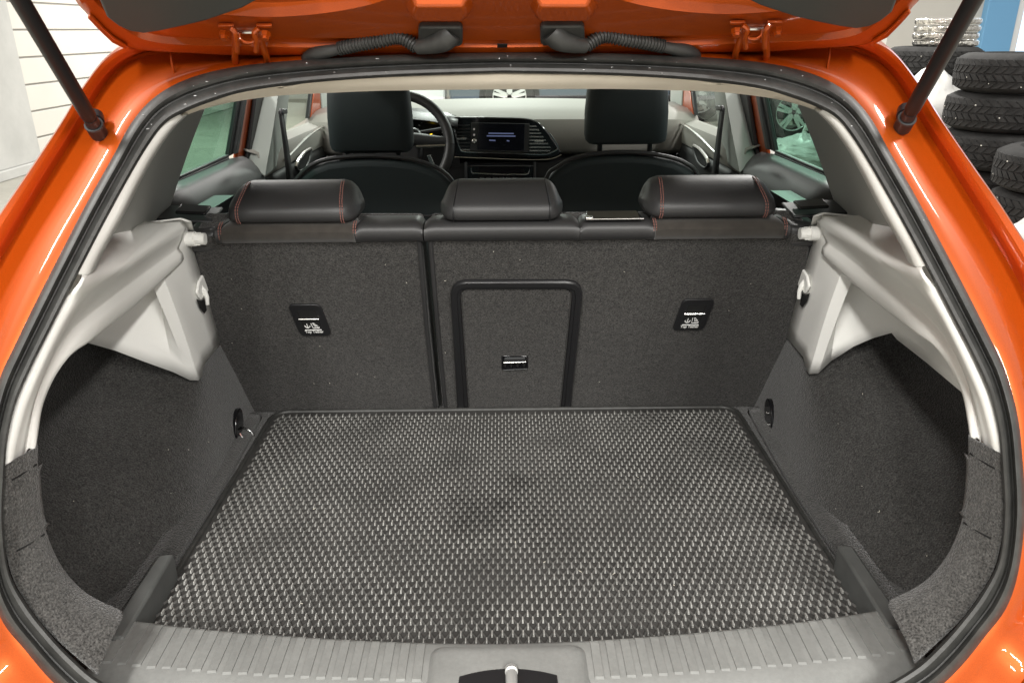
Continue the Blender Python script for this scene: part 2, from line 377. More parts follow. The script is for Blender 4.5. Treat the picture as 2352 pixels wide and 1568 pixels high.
# ---- header trim over the opening
hb = [(1150, 203), (900, 206), (760, 211), (648, 217), (540, 231), (468, 248), (418, 266)]
ht = [(1150, 166), (900, 175), (740, 187), (620, 202), (520, 222), (450, 246), (392, 257)]
hk_t = [aO(u, v, .012) for u, v in ht]; hk_b = [aO(u, v, .060) for u, v in hb]; hk_t[0].x = hk_b[0].x = 0.
HT = spl(hk_t, 50); HB = spl(hk_b, 50)
def hx(a, b, s, d): return [p.lerp(q, s)+Vector((0, -d, d*.4)) for p, q in zip(a, b)]
hr = [mir(r)[::-1]+r[1:] for r in (HT, hx(HT, HB, .3, .010), hx(HT, HB, .65, .014), hx(HT, HB, .9, .009), HB, offs(HB, 0, .03, .012), offs(HB, 0, .10, .045))]
obj('header_trim', loft(hr), K['header'], car, solid=.003)

# ---- side trims, built for the left and mirrored
def both(name, vf, m_, parents=None, **kw):
    L_ = obj(name, vf, m_, parents[0] if parents else car, **kw)
    R_ = obj(name, ([flip(p) for p in vf[0]], vf[1]), m_, parents[1] if parents else car, **kw)
    return L_, R_
stq = [(398, 258), (376, 287), (342, 332), (296, 406), (243, 505), (196, 596), (178, 631)]
sti = [(418, 266), (386, 297), (350, 346), (313, 410), (268, 499), (218, 589), (198, 632)]
SQ = spl([aO(u, v, .012) for u, v in stq], 40); ST = spl([aO(u, v, .022) for u, v in sti], 40)
both('pillar_strip', loft([SQ, [a.lerp(b, .35)+Vector((0, -.006, .003)) for a, b in zip(SQ, ST)], [a.lerp(b, .8)+Vector((0, -.005, .002)) for a, b in zip(SQ, ST)], ST, [p+Vector((-.004, .03, 0)) for p in ST]]), K['cream'], solid=.003)
# inner pillar panel in the shaded grey
g0 = [p+Vector((-.002, .012, -.001)) for p in spl([aO(u, v, .022) for u, v in sti[:5]+[(240, 548)]], 24)]
g1 = spl([aX(u, v, X) for u, v, X in ((470, 247, -.625), (452, 292, -.627), (432, 345, -.63), (412, 403, -.632), (396, 452, -.634), (374, 520, -.638))], 24)
both('inner_pillar_panel', loft([g0, [a.lerp(b, .3)+Vector((-.022, 0, 0)) for a, b in zip(g0, g1)], [a.lerp(b, .65)+Vector((-.024, 0, 0)) for a, b in zip(g0, g1)], [a.lerp(b, .92)+Vector((-.008, 0, 0)) for a, b in zip(g0, g1)], g1, [p+Vector((-.10, .06, -.01)) for p in g1]]), K['grey'], solid=.003)
# ledge that carries the parcel shelf
A = [aY(266, 499, 1.32), aY(230, 562, 1.10), aO(198, 632, .024)]+[aO(u, v, .016) for u, v in ((165, 690), (132, 752), (92, 835), (54, 925), (32, 1005), (20, 1070))]
A0 = [aO(u, v, .012) for u, v in ((246, 499), (212, 562), (180, 630), (148, 690), (116, 752), (74, 838), (36, 930), (17, 1010), (12, 1073))]
A0[0] = A[0]+Vector((-.07, .02, .012)); A0[1] = A[1]+Vector((-.06, .01, .012)); A0[2] = A[2].lerp(A0[2], .6)
B = [aY(u, v, y) for u, v, y in ((432, 508, 1.335), (360, 556, 1.18), (288, 610, 1.05), (216, 662, .962), (165, 722, .905), (117, 815, .858), (77, 915, .825), (56, 1000, .80), (44, 1058, .786))]
D = [aY(u, v, y) for u, v, y in ((414, 575, 1.31), (324, 640, 1.16), (252, 694, 1.05), (182, 751, .968), (140, 802, .922), (111, 852, .888), (92, 902, .862), (80, 960, .832), (73, 1032, .803))]
Ee = [aY(u, v, y) for u, v, y in ((419, 597, 1.312), (324, 686, 1.163), (252, 744, 1.054), (202, 784, .974), (162, 812, .93), (122, 866, .895), (94, 931, .868), (83, 992, .838), (77, 1035, .808))]
sp = lambda k: spl(k, 60)
A0s, As, Bs, Ds, Es = sp(A0), sp(A), sp(B), sp(D), sp(Ee)
def mixr(a, b, s, v=(0, 0, 0)): return [p.lerp(q, s)+Vector(v) for p, q in zip(a, b)]
Bu = mixr(As, Bs, .90, (0, 0, .004)); Bd = mixr(Bs, Ds, .22, (.0, 0, .001)); Cv = mixr(Bs, Ds, .55, (-.004, .002, -.002)); Cv2 = mixr(Bs, Ds, .86, (-.006, .002, -.001))
Du = mixr(Ds, Es, .25, (.003, -.002, 0)); Dl = mixr(Ds, Es, .85, (.002, -.001, 0))
Er = mixr(Es, Es, 0, (-.012, .004, -.004)); Er2 = mixr(Es, Es, 0, (-.05, .012, .004))
Am = mixr(As, Bs, .45, (-.002, 0, -.006))
bk = [a+Vector((0, .012, -.004)) for a in (As[0].lerp(A0s[0], 1), As[0], Am[0], Bu[0], Bs[0])]
both('ledge_back', loft([[a+Vector((0, -.014, .004)) for a in bk], bk, [p+Vector((-.004, .02, -.03)) for p in bk]]), K['cream'], solid=.003)
both('quarter_inner', box(-.80, -.600, 1.385, 1.74, .05, .432), K['black'], smooth=False)
both('door_inner', box(-.80, -.745, 1.75, 3.5, -.30, .335), K['black'], smooth=False)
ledL, ledR = both('shelf_ledge', loft([A0s, As, mixr(As, Bs, .2, (-.001, 0, -.005)), Am, mixr(As, Bs, .72, (-.001, 0, -.004)), mixr(As, Bs, .90, (0, 0, -.001)), Bd, mixr(Bs, Ds, .38, (-.004, .001, 0)), Cv, Cv2, mixr(Ds, Ds, 0, (-.003, .001, .001)), Du, Dl, Es, Er, Er2]), K['cream'], solid=.003, auto=False)
# end face of the ledge by the seat with the shelf peg
for par, fn in ((ledL, lambda p: p), (ledR, flip)):
    endp = [Bs[0]+Vector((.004, .004, .002)), Cv[0], Ds[0], Es[0], Vector((Es[0].x-.005, 1.372, .395)), Vector((Bs[0].x+.004, 1.372, Bs[0].z-.012)), Vector((Bs[0].x-.012, 1.365, Bs[0].z))]
    endp = [fn(p) for p in endp]
    base = aX(432, 549, -.556)
    pegp = [base+Vector((-.012, 0, 0)), base+Vector((.013, 0, 0)), base+Vector((.0135, 0, 0)), base+Vector((.030, 0, 0)), base+Vector((.0305, 0, 0)), base+Vector((.0225, 0, 0))]
    obj('shelf_peg', tube([fn(p) for p in pegp], [.013, .013, .0105, .0105, .0085, .007], 16), K['cream'], par)
    for a in range(6):
        t = 2*math.pi*a/6
        q0 = base+Vector((.013, math.cos(t)*.0108, math.sin(t)*.0108)); q1 = base+Vector((.022, math.cos(t)*.0108, math.sin(t)*.0108))
        obj('peg_rib', tube([fn(q0), fn(q1)], .0012, 6), K['cream'], par)
# lower trim on the wheelhouse
def lower_trim(s):
    q = (lambda p: p) if s < 0 else flip
    if s < 0: c2, c3 = aX(330, 830, -.628), aX(198, 786, -.695)
    else: c2, c3 = flip(aX(1962, 795, .625)), flip(aX(2049, 764, .665))
    b0 = Vector((-.568, 1.448, .194)); b1 = aX(455, 873, -.560)
    b1a = b1+Vector((.0, .035, .018)); b1b = b1+Vector((-.012, -.006, .004))
    bot = [b0, b0.lerp(b1a, .5), b1a, b1+Vector((.001, .010, .003)), b1, b1b, b1.lerp(c2, .5)+Vector((0, .006, -.004)), c2, c2.lerp(c3, .5)+Vector((0, -.002, .004)), c3]
    if s < 0: bot += [c3+Vector((-.005, -.08, -.005)), c3+Vector((0, -.2, -.02))]
    else: bot += [c3+Vector((-.006, -.012, -.008)), flip(aX(2130, 832, .655)), flip(aX(2215, 903, .60))]
    t0 = Vector((-.555, 1.342, .458)); t1 = aX(362, 648, -.577); t1.z += .055
    top = [t0, t0.lerp(t1, .35), t0.lerp(t1, .75), t1+Vector((.001, .012, 0)), t1, t1+Vector((-.02, -.006, 0))]
    for p in bot[6:]: top.append(Vector((p.x-.012, p.y+.03, .432)))
    rails = []
    for k in range(9):
        t = k/8
        rails.append([q(a.lerp(b, t)+Vector((.004*math.sin(math.pi*t) if i in (3, 4, 5) else 0, 0, 0))) for i, (a, b) in enumerate(zip(bot, top))])
    o = obj('lower_trim', loft(rails), K['cream'], car, solid=.004)
    # bag hook
    hpx = aX(455, 682, -.566)
    hk = [q(hpx+Vector((dx, dy, dz))) for dx, dy, dz in ((.008, 0, .022), (.014, -.002, .012), (.017, -.002, .0), (.016, -.002, -.014))]
    obj('bag_hook', tube(hk, [.004, .005, .004, .0035], 8), K['cream'], o)
    hood = [hpx+Vector((.006, y, z)) for y, z in ((-.028, .018), (-.012, .034), (.022, .042), (.034, .030), (.030, .004), (.012, .002), (-.012, -.002))]
    hv = prism([q(p) for p in hood], q(Vector((.006, 0, 0))))
    obj('hook_hood', hv, K['cream'], o, bevel=.003)
    hole = [hpx+Vector((.0085, y, z)) for y, z in ((-.030, .006), (-.012, -.004), (.004, -.006), (.006, -.028), (-.006, -.030), (-.022, -.014))]
    obj('hook_recess', prism([q(p) for p in hole], q(Vector((.0012, 0, 0)))), K['void'], o, smooth=False)
    return o
lower_trim(-1); lower_trim(1)

# ---- boot floor and carpeted side walls
obj('boot_floor', box(-.70, .70, .70, 1.56, -.02, 0), K['carpet'], car, smooth=False)
SL = {0.: [(-.548, 1.535), (-.540, 1.36), (-.532, 1.22), (-.536, 1.10), (-.556, .99), (-.590, .91), (-.610, .83), (-.600, .73)],
      .03: [(-.552, 1.52), (-.546, 1.36), (-.540, 1.23), (-.548, 1.12), (-.585, 1.02), (-.622, .94), (-.638, .85), (-.620, .735)],
      .1: [(-.560, 1.50), (-.553, 1.38), (-.553, 1.27), (-.572, 1.18), (-.612, 1.09), (-.658, 1.00), (-.682, .88), (-.645, .745)],
      .2: [(-.573, 1.46), (-.570, 1.39), (-.570, 1.335), (-.590, 1.322), (-.650, 1.290), (-.712, 1.23), (-.722, 1.0), (-.67, .76)],
      .42: [(-.590, 1.38), (-.592, 1.36), (-.594, 1.345), (-.62, 1.335), (-.68, 1.31), (-.735, 1.25), (-.745, 1.02), (-.70, .80)]}
zs = sorted(SL); cr = []
for kz in range(22):
    z = .42*(kz/21)**1.4
    for a, b in zip(zs, zs[1:]):
        if z <= b+1e-9: break
    t = (z-a)/(b-a)
    cr.append(spl([Vector((p[0]+(q_[0]-p[0])*t, p[1]+(q_[1]-p[1])*t, z)) for p, q_ in zip(SL[a], SL[b])], 60))
cwL, cwR = both('carpet_side_wall', loft(cr), K['carpet'], solid=.004)
# carpet kick strip along the mat
ks = [Vector((x, y, z)) for x, y, z in ((-.545, 1.50, .012), (-.534, 1.22, .012), (-.535, 1.05, .012), (-.54, .9, .010), (-.545, .78, .010))]
ksp = spl(ks, 30)
both('floor_edge_strip', loft([[p+Vector((-.02, 0, .006)) for p in ksp], ksp, [p+Vector((.018, 0, -.004)) for p in ksp], [p+Vector((.021, 0, -.012)) for p in ksp]]), K['carpet'], solid=.002)

# ---- carpeted corner trim between the seal and the side pocket
co = [aO(u, v, .010) for u, v in ((12, 1070), (8, 1150), (10, 1235), (30, 1325), (70, 1395), (122, 1458), (226, 1550))]
ci = [aO(u, v, .060) for u, v in ((84, 1028), (85, 1100), (94, 1190), (117, 1268), (152, 1330), (204, 1380), (282, 1418))]
CO, CI = spl(co, 50), spl(ci, 50)
ctL, ctR = both('corner_trim', loft([CO, mixr(CO, CI, .15, (.0, -.006, .002)), mixr(CO, CI, .5, (.0, -.010, .003)), mixr(CO, CI, .9, (.002, -.008, .003)), CI, mixr(CI, CI, 0, (-.006, .010, 0)), mixr(CI, CI, 0, (-.05, .022, 0))]), K['cornercarpet'], solid=.003)
def flaprow(t, l): return [CO[k].lerp(CI[k], t)+Vector((.003*t, -.009*math.sin(math.pi*t)-l, .003)) for k in range(6, 20)]
fr_ = [flaprow(.34, .0), flaprow(.36, .004), flaprow(.60, .0045), flaprow(.96, .004), flaprow(.985, -.004)]
for r_ in fr_: r_[0] += Vector((0, .006, 0)); r_[-1] += Vector((0, .006, 0))
for k_ in (5, 20):
    sl = [CO[k_].lerp(CI[k_], t)+Vector((.003*t, -.009*math.sin(math.pi*t)-.0015, .003)) for t in (.36, .6, .8, .97)]
    both('flap_slit', tube(sl, .0011, 6), K['void'], (ctL, ctR))
both('access_flap', loft(fr_), K['cornercarpet'], (ctL, ctR), solid=.001)

# ---- plastic kerb bars by the sill
zt = .052
kb = [aZ(362, 1273, zt), aZ(400, 1269, zt), aZ(312, 1424, zt), aZ(274, 1420, zt)]
kb[2].x = kb[1].x+.003; kb[3].x = kb[0].x
kb[2].y = kb[3].y = .79
both('kerb_bar', prism(kb, (0, 0, -zt+.002)), K['kerb'], bevel=.004)

# ---- sill
zs_ = .046
se = [(276, 1422), (420, 1441), (600, 1457), (800, 1470), (1000, 1478), (1150, 1480)]
sk = [aZ(u, v, zs_) for u, v in se]; sk[-1].x = 0.
SE = spl(sk, 50)
SEc = SE + mir(SE)[::-1][1:]
def sillrow(dy, dz, f=0.): return [Vector((p.x*(1+f), p.y+dy, p.z+dz)) for p in SEc]
front = [Vector((p.x*1.012, .675+ .03*abs(p.x/.5)**2.2, .036)) for p in SEc]
def srow(t, dz): return [a.lerp(Vector((b.x, b.y, zs_)), t)+Vector((0, 0, dz)) for a, b in zip(SEc, front)]
sill = obj('sill_panel', loft([sillrow(.012, -.05), sillrow(.006, -.008), sillrow(.002, -.002), srow(.03, 0), srow(.25, 0), srow(.60, 0), srow(.70, -.003), srow(.85, -.010), srow(1.0, -.022), [p+Vector((0, -.02, -.05)) for p in front]]), K['sill'], car, solid=.002)
rib_me = None
pitch = .0193
def rib_at(x):
    global rib_me
    k = min(range(len(SEc)), key=lambda i: abs(SEc[i].x-x)); y1 = SEc[k].y-.002
    y0 = y1-(SEc[k].y-front[k].y)*.60
    ln = y1-y0
    v = []
    for y, h in ((0, .0022), (-.003, .0026), (-ln+.003, .0026), (-ln, .0002)):
        v.append([Vector((xx, y, hh)) for xx, hh in ((-.0058, -.001), (-.0053, h), (.0053, h), (.0058, -.001))])
    V, F = loft(v); F = F+[(0, 1, 2, 3), (12, 13, 14, 15)]
    r = obj('rib', ([p+Vector((x, y1, zs_)) for p in V], F), K['sill'], sill, smooth=False)
for i in range(21):
    x = .110+i*pitch
    rib_at(x); rib_at(-x)
# raised hump round the latch
hz = zs_
hv = []
for s, h in ((1.0, .0), (.96, .004), (.90, .009), (.78, .010), (.70, .010)):
    ring = [Vector((px, .724+(py-.724)*(s if s > .7 else s), hz+h)) for px, py in [(a*s, b) for a, b in rrect(-.098, .098, .655, .772, .016, 5)]]
    ring = [Vector((p.x, .724+(p.y-.724)*s, p.z)) for p in ring]
    hv.append(ring)
V, F = loft(hv, closed=True); F = F+[tuple(range(len(V)-len(hv[0]), len(V)))]
obj('latch_surround', (V, F), K['sill'], sill)
arc = [Vector((x, .7235-.011*(x/.058)**2, hz+.0105)) for x in [-.058+.116*i/14 for i in range(15)]]
rec = arc+[Vector((.060, .66, hz+.0105)), Vector((-.060, .66, hz+.0105))]
obj('latch_recess', prism(rec, (0, 0, .0006)), K['black'], sill, smooth=False)
lp = [Vector((.004, .7215, hz+.012)), Vector((.004, .715, hz+.014)), Vector((.004, .7145, hz+.014)), Vector((.004, .709, hz+.015)), Vector((.004, .655, hz+.015))]
obj('striker', tube(lp, [.0078, .0078, .0062, .0070, .0070], 14), K['striker'], sill)

# ------------------------------------------------------------------ rear seat
SP0, SSL = 1.525, .40                         # the back of the rear seat: y = SP0 - SSL*z
SN = Vector((0, 1, SSL)).normalized(); SPt = Vector((0, SP0, 0))
SU = Vector((0, -SSL, 1)).normalized()
def aS(u, v, lift=0.): return aPlane(u, v, SPt - SN*lift, SN)
def shift(ps, d): return [p+d for p in ps]
def backrest(pxs, name):
    o = obj(name, prism([aS(u, v) for u, v in pxs], SN*.085), K['seatcarpet'], car, bevel=.007, seg=3)
    return o
seatL = backrest([(440, 549), (966, 549), (986, 760), (1006, 950), (575, 950), (520, 860), (470, 740)], 'rear_backrest')
seatR = backrest([(984, 549), (1866, 541), (1834, 745), (1784, 860), (1728, 950), (1018, 950), (1000, 760)], 'rear_backrest')
# leather piping along the split
def edgetube(pxs, r, par, m_, name, lift=.002):
    obj(name, tube([aS(u, v, lift) for u, v in pxs], r, 8), m_, par)
edgetube([(963, 552), (981, 760), (1001, 945)], .0042, seatL, K['leather'], 'edge_piping')
edgetube([(988, 552), (1006, 760), (1024, 945)], .0042, seatR, K['leather'], 'edge_piping')
# upholstered top rolls: sections along the top edge
def roll(x0, x1, par, m_, name, endr=.35, rr=.030, zc=None, drop=0., proud=0.):
    pc = aS(1150, 549)                        # where carpet ends
    zc = pc.z
    n = 26; rails = []
    prof = [(-.002, -.003), (-.011-proud, .002), (-.014-proud, .010), (-.012-proud, .020), (-.005, .028), (.008, .0335), (.030, .0355), (.060, .034), (.085, .026), (.094, 0.)]
    L_ = x1-x0
    for i in range(n):
        t = i/(n-1); x = x0+L_*t
        e = min(t, 1-t)*L_
        s = min(1., (e/.012))**.5 if e < .012 else 1.
        s = .80+.20*s
        rails.append([Vector((x, SP0-SSL*(zc+b*s-drop)+ (a+.030)*s - .030, zc+b*s-drop)) for a, b in prof])
    V, F = loft(rails); m2 = len(prof)
    F = F+[tuple(range(m2)), tuple(range(len(V)-m2, len(V)))]
    return obj(name, (V, F), m_, par)
def xs(u, v=530): return aS(u, v).x
roll(xs(497), xs(510), seatL, K['leather'], 'top_roll')
roll(xs(511), xs(816), seatL, K['suede'], 'top_roll', proud=.001)
roll(xs(818), xs(972), seatL, K['leather'], 'top_roll')
roll(xs(975), xs(1330), seatR, K['leather'], 'top_roll')
roll(xs(1331), xs(1500), seatR, K['leather'], 'top_roll')
roll(xs(1502), xs(1795), seatR, K['suede'], 'top_roll', proud=.001)
roll(xs(1796), xs(1808), seatR, K['leather'], 'top_roll')
pcz = aS(1150, 549).z
def rollpt(x, k):                             # points down the roll's visible face
    prof = [(.012, .0355), (.003, .0330), (-.006, .0285), (-.0120, .0215), (-.0152, .012), (-.0145, .004)]
    a, b = prof[k]; z = pcz+b
    return Vector((x, SP0-SSL*z+a, z))
def stitches(pts, par, r=.0009, per=.0066, name='stitching', dbl=.0040, along=Vector((1, 0, 0))):
    fine = spl(pts, 60); segs = []; acc = 0; on = []
    for d in (-dbl/2, dbl/2):
        path = [p+along*d for p in fine]; dist = 0; cur = [path[0]]
        for a, b in zip(path, path[1:]):
            dist += (b-a).length; cur.append(b)
            if dist > per*.72:
                segs.append(tube([cur[0], cur[0].lerp(cur[-1], .72)], r, 5)); cur = [b]; dist = 0
    o = obj(name, add(*segs), K['stitch'], par); o['kind'] = 'stuff'
for u, par in ((509, seatL), (817, seatL), (1501, seatR), (1797, seatR)):
    stitches([rollpt(xs(u), k) for k in range(6)], par)
# side bolsters outside the backrests
for s in (-1, 1):
    bp = [Vector((s*x, y, z)) for x, y, z in ((.500, 1.372, .435), (.555, 1.368, .432), (.568, 1.375, .380), (.512, 1.380, .380))]
    bo = obj('side_bolster', prism([Vector((s*.512, 1.362, .402)), Vector((s*.572, 1.356, .402)), Vector((s*.572, 1.356, .438)), Vector((s*.512, 1.360, .442))], (0, .12, .010)), K['leather'], car, bevel=.009, seg=4)
    bt = obj('seat_release', prism([Vector((s*.53, 1.40, .4465)), Vector((s*.63, 1.40, .452)), Vector((s*.63, 1.47, .462)), Vector((s*.53, 1.47, .457))], (0, 0, .005)), K['satin'], car, bevel=.004)
    obj('release_lever', prism([Vector((s*.545, 1.415, .458)), Vector((s*.60, 1.415, .461)), Vector((s*.60, 1.45, .467)), Vector((s*.545, 1.45, .464))], (0, 0, .006)), K['gloss'], bt, bevel=.002)
# metal catch strip on the seat top
q0 = Vector((xs(1340), 1.352, pcz+.0445)); 
cs = obj('belt_slot', prism([Vector((x, y, z)) for x, y, z in ((xs(1342), 1.338, pcz+.0355), (xs(1475), 1.338, pcz+.0355), (xs(1468), 1.385, pcz+.039), (xs(1350), 1.385, pcz+.039))], (0, 0, .004)), K['gloss'], seatR, bevel=.002)
obj('catch_edge', tube([Vector((xs(1344), 1.336, pcz+.0385)), Vector((xs(1474), 1.336, pcz+.0385))], .0013, 6), K['steel'], seatR)
obj('catch_plate', box(xs(1342), xs(1360), 1.3365, 1.352, pcz+.039, pcz+.042), K['steel'], seatR, bevel=.001)

# headrests
def headrest(u0, u1, vb, vt, par, seam, red):
    zb = pcz+.036
    yb = SP0-SSL*zb+.004
    a0, a1 = aPlane(u0, (vb+vt)/2, Vector((0, yb, 0)), Vector((0, 1, 0))), aPlane(u1, (vb+vt)/2, Vector((0, yb, 0)), Vector((0, 1, 0)))
    b = aY(u0, vb, yb); zlow = b.z
    top = aY((u0+u1)/2, vt, yb+.06)
    H = top.z-zlow; cx = (a0.x+a1.x)/2; hw = (a1.x-a0.x)/2
    prof = [(.010, .0), (-.004, .03), (-.012, .16), (-.013, .32), (-.010, .46), (-.002, .58), (.016, .74), (.042, .93), (.062, 1.0), (.088, .98), (.112, .86), (.120, .55), (.115, .15), (.085, -.02), (.045, -.03)]
    ts = [-1, -.985, -.955, -.91, -.85, -.78, -.74, -.70, -.5, -.25, 0, .25, .5, .70, .74, .78, .85, .91, .955, .985, 1]
    rails = []
    cy, cz = .055, .42
    for t in ts:
        e = max(0., (abs(t)-.70)/.30)
        s = (1-e**2.6)**.55 if e < 1 else .12
        s = max(s, .12)
        ring = []
        for a, bz in prof:
            # ends pull in more at the top of the shell than at its foot
            ss = s if bz > .3 else s**.55
            dip = -.0012 if abs(abs(t)-.74) < .01 else 0
            ring.append(Vector((cx+hw*t - math.copysign(hw*.10*max(0, bz-.45)*(1 if abs(t) > .72 else abs(t)/.72), t), yb+cy+(a-cy)*ss - dip, zlow+H*(cz+(bz-cz)*ss))))
        rails.append(ring)
    V, F = loft(rails, closed=True); m2 = len(prof); F = F+[tuple(range(m2)), tuple(range(len(V)-m2, len(V)))]
    o = obj('rear_headrest', (V, F), K['leather'], par, sub=1)
    for sg in (-1, 1):
        ln = []
        for a, bz in prof[1:9]:
            t = .765*sg; x = cx+hw*t-math.copysign(hw*.10*max(0, bz-.45), t)
            ln.append(Vector((x, yb+a+.0005, zlow+H*bz)))
        if red: stitches(ln, o if False else par, r=.0009)
        else: obj('seam', tube(spl(ln, 30), .0013, 6), K['black'], par)
    return o
headrest(508, 822, 516, 416, seatL, .76, True)
headrest(1007, 1297, 510, 413, seatR, .8, False)
headrest(1482, 1796, 503, 405, seatR, .76, True)

# ski hatch: frame, door, latch
def frame_px(o_, lift, w):
    pass
op = [(1052, 950), (1036, 690), (1035, 672), (1040, 655), (1052, 645), (1070, 641), (1300, 641), (1320, 644), (1332, 653), (1337, 668), (1336, 690), (1309, 950)]
ip = [(1077, 950), (1059, 690), (1058, 678), (1060, 668), (1064, 663), (1072, 661), (1298, 661), (1307, 663), (1311, 668), (1313, 678), (1312, 690), (1286, 950)]
fo_, fi_ = [aS(u, v, .000) for u, v in op], [aS(u, v, .0) for u, v in ip]
lift = -SN
rails = [[p+lift*.000 for p in fo_], [p+lift*.006 for p in fo_], [a.lerp(b, .12)+lift*.009 for a, b in zip(fo_, fi_)], [a.lerp(b, .6)+lift*.009 for a, b in zip(fo_, fi_)], [a.lerp(b, .68)+lift*.006 for a, b in zip(fo_, fi_)], [a.lerp(b, .92)+lift*.006 for a, b in zip(fo_, fi_)], [b+lift*.001 for b in fi_]]
obj('hatch_frame', loft(rails), K['black'], seatR)
dp = [(1080, 950), (1063, 692), (1062, 676), (1066, 668), (1074, 665), (1297, 665), (1305, 668), (1309, 676), (1308, 692), (1283, 950)]
obj('hatch_door', prism([aS(u, v, .0035) for u, v in dp], SN*.003), K['seatcarpet'], seatR, bevel=.001)
hd = obj('hatch_latch', prism([aS(u, v, .0055) for u, v in ((1152, 849), (1152, 818), (1213, 818), (1213, 846))], SN*.002), K['gloss'], seatR, bevel=.0008)
obj('latch_lever', prism([aS(u, v, .0095) for u, v in ((1157, 832), (1159, 823), (1206, 822), (1208, 830))], SN*.004), K['satin'], seatR, bevel=.0012)
obj('latch_edge', tube([aS(1157, 833, .010), aS(1208, 831, .010)], .0011, 6), K['steel'], seatR)
obj('latch_lip', tube([aS(1156, 850, .0065), aS(1210, 847, .0065)], .0009, 6), K['satin'], seatR)

# top tether covers
def seatpoly(o, pts): return [o(p) for p in pts]
fontc = 0
def tether(c, sk, par):
    # local frame on the seat back: x right, y up the seat, in metres
    P0 = aS(*c); ex = Vector((1, 0, 0))
    def L_(x, y, l): return P0+ex*(x+sk*y)+SU*y-SN*l
    pts = [L_(x, y, .0) for x, y in rrect(-.031, .031, -.038, .043, .010, 4)]
    t = obj('tether_cover', prism(pts, -SN*.0045), K['black'], par, bevel=.0016, seg=3)
    obj('tether_recess', prism([L_(x, y, .0052) for x, y in ((-.018, -.010), (.018, -.010), (.018, .029), (-.018, .029))], SN*.0004), K['void'], t, smooth=False)
    obj('tether_bar', tube([L_(-.0195, .0085, .0068), L_(.0195, .0085, .0068)], .0018, 8), K['steel'], t)
    # anchor and child seat symbol
    def st(pp, r): return tube([L_(x, y, .0062) for x, y in pp], r, 5)
    anc = [st([(-.0085, -.004), (-.0085, -.0145)], .0008), st([(-.0135, -.009), (-.0125, -.0125), (-.0085, -.015), (-.0045, -.0125), (-.0035, -.009)], .0009)]
    obj('anchor_symbol', add(*anc), K['white'], t)
    cs_ = [st([(.000, -.003), (.001, -.0155), (.013, -.0155), (.0135, -.0125)], .0008), st([(.0035, -.003), (.005, -.0085), (.011, -.0085)], .0007), st([(.005, -.0115), (.012, -.0115)], .0006), st([(.004, -.002), (.008, -.006)], .0006)]
    obj('child_seat_symbol', add(*cs_), K['white'], t)
    obj('symbol_underline', st([(-.016, -.0205), (.016, -.0205)], .0009), K['white'], t)
    cu = bpy.data.curves.new('tether_text', 'FONT'); cu.body = 'Top Tether'; cu.size = .0088; cu.align_x = 'CENTER'; cu.extrude = .0001; cu.offset = .0002
    tmp = bpy.data.objects.new('tmp', cu); C.objects.link(tmp); bpy.context.view_layer.update()
    me = bpy.data.meshes.new_from_object(tmp.evaluated_get(bpy.context.evaluated_depsgraph_get())); bpy.data.objects.remove(tmp)
    vs_ = [L_(v.co.x*.86, v.co.y-.0287, .0055+v.co.z) for v in me.vertices]
    obj('tether_text', (vs_, [tuple(p.vertices) for p in me.polygons]), K['white'], t, smooth=False)
tether((714, 735), -.12, seatL)
tether((1591, 723), .12, seatR)

# lashing eyes low on the carpet walls
for s, par, c in ((-1, cwL, (548, 985)), (1, cwR, (1767, 962))):
    X = -.543 if s < 0 else .545
    P0 = aX(c[0], c[1], X)
    ring = [P0+Vector((-s*.004, math.cos(a)*.024+.012*math.sin(a), math.sin(a)*.034+.006)) for a in [2*math.pi*k/20 for k in range(20)]]
    ey = obj('lashing_recess', prism(ring, (s*.010, 0, 0)), K['gloss'], par, bevel=.002)
    if s < 0:
        lo = [P0+Vector(q_) for q_ in ((.006, -.012, -.004), (.016, -.018, -.016), (.026, -.008, -.024), (.026, .008, -.022), (.016, .014, -.010), (.006, .010, -.002))]
        obj('lashing_ring', tube(spl(lo, 24), .0028, 8), K['chrome'], par)
    else:
        for dy, dz in ((.004, .012), (-.008, -.008), (-.012, -.024)):
            q = P0+Vector((-.006, dy, dz)); obj('lashing_screw', tube([q+Vector((.002, 0, 0)), q+Vector((-.001, 0, 0))], .0025, 8), K['steel'], par)

# ------------------------------------------------------------------ boot mat
wet = [(aZ(u, v, .008).x, aZ(u, v, .008).y, r) for u, v, r in ((1190, 1112, .045), (1085, 1185, .075), (1150, 1165, .03), (1225, 1205, .025), (1790, 1200, .04))]
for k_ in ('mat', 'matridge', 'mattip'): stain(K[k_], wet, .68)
bmz = .004
c_nl, c_fl = aZ(352, 1436, .010), aZ(640, 946, .010); c_nr, c_fr = aZ(2012, 1408, .010), aZ(1697, 930, .010)
MX0 = (c_fl.x-c_fr.x)/2; MX1 = (c_nl.x-c_nr.x)/2        # half widths (negative) far and near
MYF = (c_fl.y+c_fr.y)/2; MYN = .735
MATC = Vector((0, (MYF+MYN)/2, bmz))
bm_root = empty('boot_mat', (0, MATC.y, bmz), 'black rubber boot mat with raised diamond pattern, lying on the boot floor', 'mat')
def mx(y): t = (y-MYN)/(MYF-MYN); return abs(MX1+(MX0-MX1)*t)
outl = []
def matloop(ins, r=.035):
    pts = []
    y0, y1 = MYN+ins, MYF-ins
    pts += [Vector((-mx(y0)+ins, y0, 0)), Vector((mx(y0)-ins, y0, 0))]
    for k in range(7):
        a = rad(90*k/6); pts.append(Vector((mx(y1)-ins-r+r*math.cos(a), y1-r+r*math.sin(a), 0)))
    for k in range(7):
        a = rad(90+90*k/6); pts.append(Vector((-mx(y1)+ins+r+r*math.cos(a), y1-r+r*math.sin(a), 0)))
    return pts
lp_ = matloop(.0)
